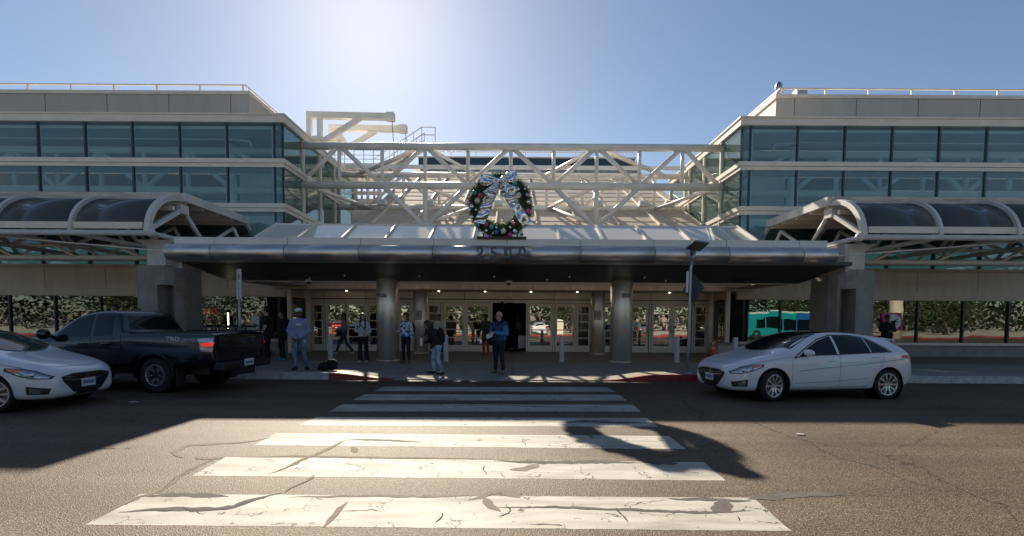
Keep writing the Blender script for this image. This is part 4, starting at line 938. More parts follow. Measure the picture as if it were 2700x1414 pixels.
def rib(name, A, B, ya, yb, bulge, nu=20, nv=8, seed=0):
    r = random.Random(seed); ph = r.random() * 6
    def smp(L, t):
        f = t * (len(L) - 1); i = min(len(L) - 2, int(f)); k = f - i; return (L[i][0] * (1 - k) + L[i + 1][0] * k, L[i][1] * (1 - k) + L[i + 1][1] * k)
    def fn(u, v):
        a, b = smp(A, u), smp(B, u); x = a[0] * (1 - v) + b[0] * v; y = a[1] * (1 - v) + b[1] * v
        Y = ya + (yb - ya) * u - bulge * math.sin(math.pi * u) + .035 * math.sin(u * 19 + ph + v * 2.2) + .02 * math.sin(v * 8 + ph + u * 5)
        return zz(x, y, Y)
    mm = MB(); mm.grid(fn, nu, nv); o = mm.build(name, 'foil', BOW); so = o.modifiers.new('t', 'SOLIDIFY'); so.thickness = .008; return o
yk = WY - .42
rib('upper_loop', [(735, 275), (640, 215), (540, 190), (440, 185)], [(735, 320), (640, 330), (520, 345), (420, 350)], yk, yk + .1, .10, seed=1)
rib('loop_underside', [(440, 187), (480, 250), (520, 300), (600, 330), (735, 300)], [(418, 348), (470, 385), (540, 385), (620, 360), (735, 325)], yk + .12, yk + .05, -.05, seed=2)
rib('upper_loop', [(745, 270), (860, 170), (940, 118), (1025, 112)], [(750, 320), (850, 300), (960, 300), (1062, 285)], yk, yk + .1, .12, seed=3)
rib('loop_underside', [(1030, 118), (1050, 200), (960, 215), (860, 230), (750, 280)], [(1068, 290), (1000, 335), (930, 330), (850, 330), (750, 320)], yk + .12, yk + .05, -.05, seed=4)
rib('lower_loop', [(715, 310), (620, 380), (545, 430), (470, 490)], [(740, 330), (725, 420), (690, 520), (610, 612)], yk - .03, yk - .12, .14, seed=5)
rib('lower_loop', [(765, 330), (860, 325), (980, 380), (1105, 430)], [(755, 320), (800, 430), (900, 530), (990, 555)], yk - .03, yk - .12, .14, seed=6)
rib('bow_tail', [(520, 590), (450, 690), (385, 850), (310, 1010)], [(720, 520), (640, 690), (580, 850), (500, 1035)], yk + .10, yk + .02, .04, 24, 8, seed=7)
rib('bow_tail', [(790, 520), (900, 690), (1020, 880), (1135, 1090)], [(1010, 560), (1060, 660), (1170, 800), (1300, 1015)], yk + .10, yk + .02, .04, 24, 8, seed=8)
rib('tail_join', [(715, 330), (660, 430), (540, 600)], [(745, 330), (750, 430), (715, 530)], yk + .02, yk + .1, 0, 10, 6, seed=9)
rib('tail_join', [(750, 330), (770, 430), (790, 530)], [(780, 330), (860, 440), (1000, 560)], yk + .02, yk + .1, 0, 10, 6, seed=10)
kq = zz(738, 295, yk - .06); mm = MB(); mm.ell(kq, (.085, .08, .06), 14, 10); mm.build('knot', 'foil', BOW)

# ================================================================ STREET FURNITURE
BL = []
def bollard(px, py, lab):
    g = G(px, py, .18); t = thing('bollard', lab, 'bollard', (g.x, g.y, hs(g.x, g.y)), 'white bollards in front of the doors')
    m = MB(); z = hs(g.x, g.y); h = .92; r = .085
    m.lathe([(r, z), (r, z + h - .03), (r * .93, z + h - .008), (r * .6, z + h + .006), (0.001, z + h + .01)], (g.x, g.y, 0), n=28); m.build('post', 'bollard', t)
    m = MB(); m.lathe([(r + .012, z), (r + .012, z + .025), (r, z + .03)], (g.x, g.y, 0), n=28); m.build('base_ring', 'concrete', t)
for px, py, lab in ((872, 953, 'bollard beside the man in the white cap and his black bag'), (1176, 955, 'bollard just behind the woman bending in the black hoodie'), (1481, 956, 'bollard standing alone before the double doors right of centre'), (1784, 958, 'bollard next to the solar powered sign post'), (1937, 962, 'bollard partly hidden behind the bonnet of the white hatchback')): bollard(px, py, lab)
# traffic cone
g = P(1876, 931, 20.6); t = thing('traffic_cone', 'orange traffic cone with two white bands by the right round post', 'cone', (g.x, 20.4, .18))
M['orange'] = mat('orange_rubber', (0.75, 0.12, 0.02), 0.5); cx, cy = g.x, 20.35
m = MB(); m.lathe([(.16, .2), (.045, .85), (.03, .88)], (cx, cy, 0), n=24); m.build('cone_body', 'orange', t)
m = MB(); m.box(cx - .2, cx + .2, cy - .2, cy + .2, .185, .215); m.build('base', 'black', t)
for z0, z1 in ((.47, .56), (.66, .76)):
    rr = lambda z: .16 + (.045 - .16) * (z - .2) / .65 + .004
    m = MB(); m.lathe([(rr(z0), z0), (rr(z1), z1)], (cx, cy, 0), n=24); m.build('reflective_band', 'white', t)
g = P(1905, 915, 20.5); t = thing('planter_box', 'low brown box planter at the corner of the right shopfront', 'planter', (g.x, 20.3, .18))
m = MB(); m.box(g.x - .42, g.x + .42, 19.9, 20.6, .18, .66); bevel(m.build('planter_body', 'ceiling', t), .02)
m = MB(); m.box(g.x - .46, g.x + .46, 19.86, 20.64, .662, .74); bevel(m.build('rim', 'concrete', t), .015)
# no parking sign
gS = P(634, 960, 13.75); SX, SYY = gS.x, 13.75
t = thing('parking_sign', 'tall narrow white no parking sign on a grey pole behind the pickup', 'sign', (SX, SYY, .18))
top = P(627, 712, 13.72)
m = MB(); m.tube((SX, SYY, .17), (top.x + .01, SYY, top.z), .032, n=12); m.build('pole', 'galv', t)
M['signwhite'] = mat('sign_white', (0.62, 0.58, 0.60), 0.45); M['signred'] = mat('sign_red', (0.45, 0.03, 0.05), 0.5); M['signblack'] = mat('sign_black', (0.02, 0.02, 0.02), 0.5)
sw, sh = .30, .84; ang = R(-38); cz = (P(629, 711, 13.7).z + P(629, 788, 13.7).z) / 2; cxx = P(630, 750, 13.7).x
SM = Matrix.Translation((cxx, SYY - .05, cz)) @ Matrix.Rotation(ang, 4, 'Z') @ Matrix.Rotation(R(2.2), 4, 'Y') @ Matrix.Rotation(math.pi / 2, 4, 'X')
m = MB(); m.box(-sw / 2, sw / 2, -sh / 2, sh / 2, -.002, .002); m.bm.transform(SM); bo_ = m.build('sign_plate', 'signwhite', t)
for tx, y, sz, c in (('NO PARKING', .375, .045, 'signred'), ('AIRPORT', .32, .028, 'signred'), ('Passenger', .045, .058, 'signblack'), ('Loading', -.015, .055, 'signblack'), ('and', -.07, .05, 'signblack'), ('Unloading', -.125, .055, 'signblack'), ('Only', -.18, .055, 'signblack'), ('TOW-AWAY', -.26, .05, 'signred'), ('ZONE', -.31, .045, 'signred')):
    text(tx, sz, c, bo_, SM @ Matrix.Translation((0, y, .003)), 'sign_text', .0006)
m = MB(); m.lathe([(.092, 0), (.072, 0)], (0, .20, .0045), 'Z', 32); m.bar((-.055, .255, .0045), (.055, .145, .0045), .016, .001); m.bm.transform(SM); m.build('prohibition_ring', 'signred', bo_)
text('P', .15, 'signblack', bo_, SM @ Matrix.Translation((0, .20, .003)), 'sign_text', .0006, bold=.004)
m = MB(); m.box(-.14, .14, -.222, -.216, .0025, .0035); m.box(-.07, .07, -.375, -.345, .0025, .0035); m.bm.transform(SM); m.build('sign_rule', 'signred', bo_)
# solar sign post
g = G(1812, 984, .18); sx_, sy_ = g.x, g.y
t = thing('solar_sign_post', 'steel post with tilted solar panel and diamond crossing sign seen edge on', 'sign', (sx_, sy_, .18))
ptop = P(1821, 702, sy_)
m = MB(); m.bar((sx_, sy_, .17), ptop, .055, .055); m.lathe([(.11, .175), (.11, .21), (.05, .22)], (sx_, sy_, 0), n=16); m.build('post', 'galv', t)
m = MB(); a1 = P(1815, 730, sy_ + .05); a2 = P(1826, 690, sy_ + .05); a3 = P(1832, 664, sy_ + .05); m.path([a1, a2, a3], .04, n=10); m.build('mast_arm', 'galv', t)
m = MB(); pc = P(1838, 648, sy_ + .05)
m.box(-.24, .24, -.22, .22, -.02, .02); PMx = Matrix.Translation(pc) @ Matrix.Rotation(R(16), 4, 'Z') @ Matrix.Rotation(R(-23), 4, 'X') @ Matrix.Rotation(R(5), 4, 'Y')
m.bm.transform(PMx); m.build('solar_panel', 'galv', t)
m = MB(); m.box(-.225, .225, -.205, .205, -.024, -.0205); m.bm.transform(PMx); m.build('panel_underside', mat('panel_back_sheet', (.13, .12, .11), .6), t)
m = MB(); m.box(-.225, .225, -.205, .205, .0205, .024); m.bm.transform(PMx); m.build('panel_cells', 'clerestory', t)
m = MB(); m.box(pc.x - .16, pc.x - .05, sy_ + .04, sy_ + .14, pc.z - .27, pc.z - .10); m.box(pc.x - .24, pc.x + .02, sy_ + .02, sy_ + .16, pc.z - .10, pc.z - .085); m.build('control_box', 'black', t)
M['yellow'] = mat('sign_yellow', (0.75, 0.45, 0.02), 0.4)
dc = P(1829, 762, sy_ + .08); SD = Matrix.Translation((dc.x - .0, sy_ + .10, dc.z)) @ Matrix.Rotation(R(-70), 4, 'Z') @ Matrix.Rotation(math.pi / 2, 4, 'X') @ Matrix.Rotation(R(45), 4, 'Z')
m = MB(); m.box(-.31, .31, -.31, .31, -.002, .002); m.bm.transform(SD); o = bevel(m.build('diamond_sign', 'num', t), .001)
m = MB(); m.tube(P(1843, 757, sy_ + .2) , P(1847, 757, sy_ + .2), .03, n=10); m.tube(P(1837, 735, sy_ + .15), P(1838, 735, sy_ + .15), .012, n=8); m.build('beacon_lamp', 'chrome', t)
m = MB(); a1, a2 = P(1813, 716, sy_ - .06), P(1811, 772, sy_ - .06); m.bar(a1, a2, .05, .06); m.build('light_bar', 'panel', t)
# luggage carts lined up along the left shopfront
def cart():
    t = thing('luggage_cart', 'x', 'cart', (0, 0, 0), 'luggage carts nested along the left shopfront')
    m = MB(); m.path([(-.28, .1, .12), (-.28, .25, 1.02), (.28, .25, 1.02), (.28, .1, .12)], .018); m.path([(-.28, .1, .14), (-.24, -.75, .12), (.24, -.75, .12), (.28, .1, .14)], .018); m.path([(-.28, .2, .55), (.28, .2, .55)], .015); m.build('cart_frame', 'galv', t)
    m = MB(); m.tube((-.30, .27, 1.05), (.30, .27, 1.05), .045, n=12); m.build('handle', 'black', t)
    m = MB(); m.box(-.12, .12, .18, .24, .86, 1.02); bevel(m.build('handle_panel', 'trim', t), .01)
    for x, y in ((-.26, .1), (.26, .1), (0, -.7)):
        m = MB(); m.lathe([(.03, -.02), (.07, -.02), (.07, .02), (.03, .02)], (x, y, .07), 'X', 14, close=True); m.build('wheel', 'rubber', t)
    return t
c0 = cart(); carts = [(478 + 24.2 * k) for k in range(9)]
ords = ['first', 'second', 'third', 'fourth', 'fifth', 'sixth', 'seventh', 'eighth', 'last']
for k, p in enumerate(carts):
    o = c0 if k == 0 else copy_tree(c0); x = P(p, 868, 19.6).x; o.location = (x, 19.6, .18); o.rotation_euler = (0, 0, R(72)); o.scale = (1.08,) * 3
    o['label'] = '%s luggage cart from the left in the nested row behind the pickup bed' % ords[k]
# shop window things : red lettering, led string, white board, pink poster
q = P(528, 822, 20.87); t = thing('shop_lettering', 'red letters reading FLOWERS inside the left shop window', 'sign', (q.x, 21.0, 1.9))
M['redlit'] = mat('red_shop_letters', (0.30, 0.04, 0.02), 0.5, emit=(1, .12, .04), es=.03)
text('FLOWERS', .36, 'redlit', t, Matrix.Translation((q.x, 20.845, q.z)) @ Matrix.Rotation(math.pi / 2, 4, 'X'), 'letters', .004, bold=.006)
M['ghost'] = mat('grey_shop_letters', (0.05, 0.06, 0.06), 0.5)
m = MB()
for p0, p1, yy0, yy1 in ((530, 536, 801, 808), (539, 545, 801, 808)): 
    a, b = P(p0, yy0, 20.84), P(p1, yy1, 20.84)
    m.box(a.x, b.x, 20.84, 20.844, a.z - .02, a.z); m.box(a.x, b.x, 20.84, 20.844, b.z, b.z + .02); m.box(a.x, a.x + .02, 20.84, 20.844, b.z + .021, a.z - .021); m.box(b.x - .02, b.x, 20.84, 20.844, b.z + .021, a.z - .021)
for yy in (802, 805.5): a, b = P(549, yy, 20.84), P(566, yy, 20.84); m.box(a.x, b.x, 20.84, 20.844, a.z - .02, a.z)
m.build('window_marks', 'ghost', t)
t = thing('led_string', 'vertical string of lit bulbs hanging in the left shop window', 'light string', (P(600, 850, 20.8).x, 20.8, 2))
for k in range(13):
    a = P(600.5 + k * .12, 826 + 3.35 * k, 20.82); m = MB(); m.ell(a, (.022, .014, .018), 8, 6); m.build('bulb', 'led', t)
m = MB(); m.path([P(600.5, 824, 20.835), P(602, 868, 20.835)], .006, n=5); m.build('wire', 'black', t)
a, b = P(662, 834, 20.8), P(683, 872, 20.8); t = thing('info_board', 'plain off white board standing in the left shop window', 'board', ((a.x + b.x) / 2, 20.8, .8))
m = MB(); m.box(a.x, b.x, 20.79, 20.815, b.z, a.z); m.build('board_face', 'white', t)
m = MB(); m.box(a.x - .02, b.x + .02, 20.816, 20.84, b.z - .02, a.z + .02); m.build('board_frame', 'trim', t)
a, b = P(2322, 825, 20.8), P(2381, 872, 20.8); t = thing('poster_panel', 'magenta poster panel with white round emblem in the right shop window', 'poster', ((a.x + b.x) / 2, 20.8, .8))
M['magenta'] = mat('magenta_print', (0.50, 0.01, 0.16), 0.4); 
m = MB(); m.prism([(a.x, 20.83, a.z), (a.x + .2, 20.83, b.z), (b.x, 20.83, b.z), (b.x - .1, 20.83, a.z)], (0, -.03, 0)); m.build('panel_print', 'magenta', t)
c = P(2356, 849, 20.79); rr = .33
m = MB(); m.prism([(c.x + rr * math.cos(k * .2618), 20.797, c.z + rr * .98 * math.sin(k * .2618)) for k in range(24)], (0, -.003, 0)); e = m.build('emblem_disc', 'white', t)
m = MB()
for (ax, az, bx_, bz) in ((-.3, .02, .3, .0), (-.05, .0, .25, .18), (-.05, .0, .25, -.2), (.0, -.02, .05, -.26)): m.prism([(c.x + ax, 20.793, c.z + az), (c.x + ax * .1, 20.793, c.z + .05), (c.x + bx_, 20.793, c.z + bz), (c.x + .02, 20.793, c.z - .03)], (0, -.002, 0))
m.build('emblem_mark', 'signblack', t)
a = P(2350, 885, 20.8)
m = MB(); m.box(a.x - .25, a.x + .1, 20.79, 20.83, .8, 1.05); m.build('lower_card', 'white', t)
# suitcase inside the open doorway
q = P(1376, 935, 23.5); t = thing('suitcase', 'upright grey suitcase standing inside the open sliding doorway', 'suitcase', (q.x, 23.5, .18))
m = MB(); m.box(q.x - .2, q.x + .2, 23.4, 23.65, .26, .92); bevel(m.build('shell', 'galv', t), .03)
m = MB(); m.path([(q.x - .1, 23.6, .9), (q.x - .1, 23.6, 1.2), (q.x + .1, 23.6, 1.2), (q.x + .1, 23.6, .9)], .012); m.build('pull_handle', 'black', t)
for dx in (-.15, .15): m = MB(); m.lathe([(.01, -.02), (.04, -.02), (.04, .02), (.01, .02)], (q.x + dx, 23.5, .22), 'X', 12, close=True); m.build('caster', 'rubber', t)
# small bright leaf and paper scrap on the road
def scrap(px, py, s, m_, nm, lab):
    g = G(px, py, .012); t = MB(); t.prism([(g.x - s, g.y, .014), (g.x - s * .2, g.y + s * .6, .016), (g.x + s, g.y + s * .2, .014), (g.x + s * .3, g.y - s * .5, .015)], (0, 0, .006)); o = t.build(nm, m_); tag(o, lab, nm.split('_')[-1])
scrap(1741, 1159, .04, leafm, 'dry_leaf', 'small yellow leaf lying on the second sunlit stripe')
scrap(350, 1061, .10, M['whitecurb'], 'paper_scrap', 'pale flat paper scrap on the shaded road below the pickup')
scrap(2110, 1146, .07, M['whitecurb'], 'paper_scrap', 'thin pale scrap on the sunlit road below the hatchback')
# ================================================================ VEHICLES
def cpaint(name, col, metal=0.0, rough=0.28): return mat(name, col, rough, metal=metal, coat=1.0)
M['carwhite'] = cpaint('white_car_paint', (0.70, 0.71, 0.74)); M['truckblue'] = cpaint('dark_blue_car_paint', (0.003, 0.006, 0.013), .2, .2); M['carred'] = cpaint('red_car_paint', (.35, .02, .02)); M['cargrey'] = cpaint('grey_car_paint', (.2, .21, .22), .5); M['carsilver'] = cpaint('silver_car_paint', (.5, .51, .52), .6)
M['carglass'] = mat('tinted_car_glass', (0.006, 0.011, 0.014), 0.04, spec=.45)
M['red_lens'] = mat('red_lamp_lens', (0.45, 0.008, 0.01), 0.25); M['redglow'] = mat('lit_tail_lamp', (0.8, 0.02, 0.02), 0.2, emit=(1, .04, .03), es=0.3)
M['amber'] = mat('amber_lens', (0.70, 0.14, 0.02), 0.15, coat=1); M['lens'] = mat('clear_lamp_lens', (0.30, 0.33, 0.37), 0.10, metal=.7, coat=1); M['seam'] = mat('panel_gap', (0.02, 0.02, 0.022), .6); M['seamlight'] = mat('gap_and_crease_shade', (0.22, 0.23, 0.25), .6)
M['plate'] = mat('licence_plate', (0.62, 0.63, 0.66), .4); M['plateink'] = mat('plate_ink', (0.05, 0.06, 0.2), .5)
def interp(tab, x):
    if x <= tab[0][0]: return tab[0][1]
    for (a, va), (b, vb) in zip(tab, tab[1:]):
        if x <= b: return va + (vb - va) * (x - a) / (b - a)
    return tab[-1][1]
class Car:
    def __init__(s, name, label, cat, paint, st, z0, zb, z1, w, wt, arch, group=None, seam='seamlight', side_flat=.0):
        s.t = thing(name, label, cat, (0, 0, 0), group); s.seamm = seam
        m = MB(); rows = []
        for x in st:
            Z0, ZB, Z1, W, WT = (interp(q, x) for q in (z0, zb, z1, w, wt)); ZB = min(ZB, Z1 - .03); g = Z1 - ZB
            WT = min(WT, W * .95)
            half = [(0, Z0), (W * .55, Z0), (W * .90, Z0 + .015), (W * .975, Z0 + .10), (W * (.995 - side_flat), Z0 + .25 * (ZB - Z0)), (W, Z0 + .52 * (ZB - Z0)), (W * .992, Z0 + .76 * (ZB - Z0)), (W * .975, ZB - .035), (W * .95, ZB)]
            k = min(1, g / .25)
            half += [(W * .95 * (1 - .42) + WT * .42, ZB + g * .45), (WT * 1.02, Z1 - min(.07, g * .3)), (WT * .94, Z1 - min(.022, g * .1)), (WT * .7, Z1 + .006), (0, Z1 + .016)]
            row = [m.bm.verts.new((x, -a, b)) for a, b in half] + [m.bm.verts.new((x, a, b)) for a, b in half[-2:0:-1]]
            rows.append(row)
        n = len(rows[0])
        for i in range(len(rows) - 1):
            for k in range(n): m.bm.faces.new((rows[i][k], rows[i][(k + 1) % n], rows[i + 1][(k + 1) % n], rows[i + 1][k])).smooth = True
        m.bm.faces.new(rows[0][::-1]).smooth = True; m.bm.faces.new(rows[-1]).smooth = True
        s.body = m.build('body', paint, s.t)
        ss = s.body.modifiers.new('s', 'SUBSURF'); ss.levels = 2; ss.render_levels = 2; bake(s.body)
        bm = bmesh.new(); bm.from_mesh(s.body.data); s.bvh = BVHTree.FromBMesh(bm); bm.free()
        for x, zc, r in arch:
            for sg in (-1, 1):
                W = interp(w, x); c = MB(); c.tube((x, sg * (W - .28), zc), (x, sg * (W + .3), zc), r, n=48); co = c.build('cut', 'black', s.t)
                b = s.body.modifiers.new('b', 'BOOLEAN'); b.object = co; b.operation = 'DIFFERENCE'; b.solver = 'EXACT'; bake(s.body); bpy.data.objects.remove(co)
                l = MB(); l.lathe([(.05, sg * (W - .275)), (r - .004, sg * (W - .275)), (r - .004, sg * (W * .985 - .015))], (x, 0, zc), 'Y', 40); l.build('wheel_well', 'black', s.t)
        for f in s.body.data.polygons: f.use_smooth = True
        try: s.body.data.set_sharp_from_angle(angle=R(35))
        except Exception: pass
    def hit(s, o, d):
        loc, nor, i, dist = s.bvh.ray_cast(Vector(o), Vector(d)); return loc, nor
    def proj(s, kind, u, v, off):
        # kind: 'L' side (u=x, v=z) y negative ; 'R' ; 'T' top (u=x, v=y) ; 'F' front (u=y,v=z) ; 'B' back ; ('D', ang) horizontal direction ang
        if kind == 'L': o, d = (u, -5, v), (0, 1, 0)
        elif kind == 'R': o, d = (u, 5, v), (0, -1, 0)
        elif kind == 'T': o, d = (u, v, 6), (0, 0, -1)
        elif kind == 'F': o, d = (-6, u, v), (1, 0, 0)
        elif kind == 'B': o, d = (12, u, v), (-1, 0, 0)
        else:
            _, a, cx = kind; d = Vector((math.cos(a), math.sin(a), 0)); uu = Vector((-d.y, d.x, 0)); o = Vector((cx, 0, v)) + uu * u - d * 6
        loc, nor = s.hit(o, d)
        if loc is None: return None
        if nor.dot(Vector(d)) > 0: nor = -nor
        return loc + nor * off
    def patch(s, name, kind, A, B, mt, nu=16, nv=8, off=.004, parent=None, th=0):
        def smp(L, t):
            ds = [0]
            for p, q in zip(L, L[1:]): ds.append(ds[-1] + math.hypot(q[0] - p[0], q[1] - p[1]))
            x = t * ds[-1]
            for i in range(len(L) - 1):
                if x <= ds[i + 1] + 1e-9:
                    k = (x - ds[i]) / max(1e-9, ds[i + 1] - ds[i]); return (L[i][0] * (1 - k) + L[i + 1][0] * k, L[i][1] * (1 - k) + L[i + 1][1] * k)
            return L[-1]
        m = MB(); V = []
        for i in range(nu + 1):
            a, b = smp(A, i / nu), smp(B, i / nu); V.append([])
            for j in range(nv + 1):
                p = s.proj(kind, a[0] + (b[0] - a[0]) * j / nv, a[1] + (b[1] - a[1]) * j / nv, off); V[-1].append(m.bm.verts.new(p) if p else None)
        for i in range(nu):
            for j in range(nv):
                q = (V[i][j], V[i + 1][j], V[i + 1][j + 1], V[i][j + 1])
                if all(q): m.bm.faces.new(q).smooth = True
        return m.build(name, mt, parent or s.t, fix=False)
    def line(s, name, kind, pts, wd=.008, mt=None, off=.0025, step=.05, parent=None):
        m = MB(); out = []
        for a, b in zip(pts, pts[1:]):
            n = max(1, int(math.hypot(b[0] - a[0], b[1] - a[1]) / step))
            for i in range(n): out.append((a[0] + (b[0] - a[0]) * i / n, a[1] + (b[1] - a[1]) * i / n))
        out.append(pts[-1]); prev = None
        for i, p in enumerate(out):
            a, b = out[max(0, i - 1)], out[min(len(out) - 1, i + 1)]; L = math.hypot(b[0] - a[0], b[1] - a[1]) or 1; q = (-(b[1] - a[1]) / L * wd / 2, (b[0] - a[0]) / L * wd / 2)
            P1, P2 = s.proj(kind, p[0] + q[0], p[1] + q[1], off), s.proj(kind, p[0] - q[0], p[1] - q[1], off)
            if not P1 or not P2: prev = None; continue
            cur = (m.bm.verts.new(P1), m.bm.verts.new(P2))
            if prev: m.bm.faces.new((prev[0], cur[0], cur[1], prev[1]))
            prev = cur
        return m.build(name, mt or s.seamm, parent or s.t, fix=False)
    def wheel(s, x, y, z, r, rim, wd, style, steer=0, mt='alloy'):
        sg = 1 if y > 0 else -1
        T = Matrix.Translation((x, y, z)) @ Matrix.Rotation(steer, 4, 'Z') @ (Matrix() if sg < 0 else Matrix.Rotation(math.pi, 4, 'Z'))
        m = MB(); h = wd / 2
        m.lathe([(rim, -h * .92), (rim + .03, -h), (r - .05, -h), (r - .012, -h * .82), (r, -h * .5), (r, h * .5), (r - .012, h * .82), (r - .05, h), (rim, h)], (0, 0, 0), 'Y', 56); m.bm.transform(T); ty = m.build('wheel', 'rubber', s.t)
        m = MB(); m.lathe([(rim + .002, -h * .93), (rim - .012, -h * .96), (rim - .022, -h * .85), (rim - .03, -h * .2), (rim - .03, h * .8)], (0, 0, 0), 'Y', 56)
        c = -h * .62
        if style == 5:
            for k in range(5):
                a0 = 2 * math.pi * k / 5 + .3
                for da in (-.21, .21):
                    a1 = a0 + da * 1.35; p0 = Vector((math.cos(a0 + da * .7) * .05, c - .01, math.sin(a0 + da * .7) * .05)); p1 = Vector((math.cos(a1) * (rim - .015), c - .025, math.sin(a1) * (rim - .015)))
                    pm = Vector((math.cos(a0 + da * 1.5) * rim * .55, c - .02, math.sin(a0 + da * 1.5) * rim * .55)); m.bar(p0, pm, .035, .03, up=(0, 1, 0)); m.bar(pm, p1, .042, .03, up=(0, 1, 0))
        else:
            for k in range(6):
                a0 = 2 * math.pi * k / 6
                p0 = Vector((math.cos(a0) * .06, c - .01, math.sin(a0) * .06)); pm = Vector((math.cos(a0) * rim * .52, c - .02, math.sin(a0) * rim * .52)); m.bar(p0, pm, .03, .02, up=(0, 1, 0))
                for da in (-.24, .24): m.bar(pm, Vector((math.cos(a0 + da) * (rim - .012), c - .03, math.sin(a0 + da) * (rim - .012))), .026, .03, up=(0, 1, 0))
        m.bm.transform(T); m.build('rim', mt, ty)
        m = MB(); m.tube((0, c - .02, 0), (0, c + .04, 0), .065 if style == 5 else .085, n=24); m.bm.transform(T); m.build('hub', 'alloy' if style == 5 else 'black', ty)
        m = MB(); m.lathe([(.02, c + .07), (rim * .72, c + .07)], (0, 0, 0), 'Y', 32); m.lathe([(.0, h * .3), (rim - .03, h * .3)], (0, 0, 0), 'Y', 32, mi=1); m.bm.transform(T); m.build('brake_disc', ['galv', 'black'], ty)

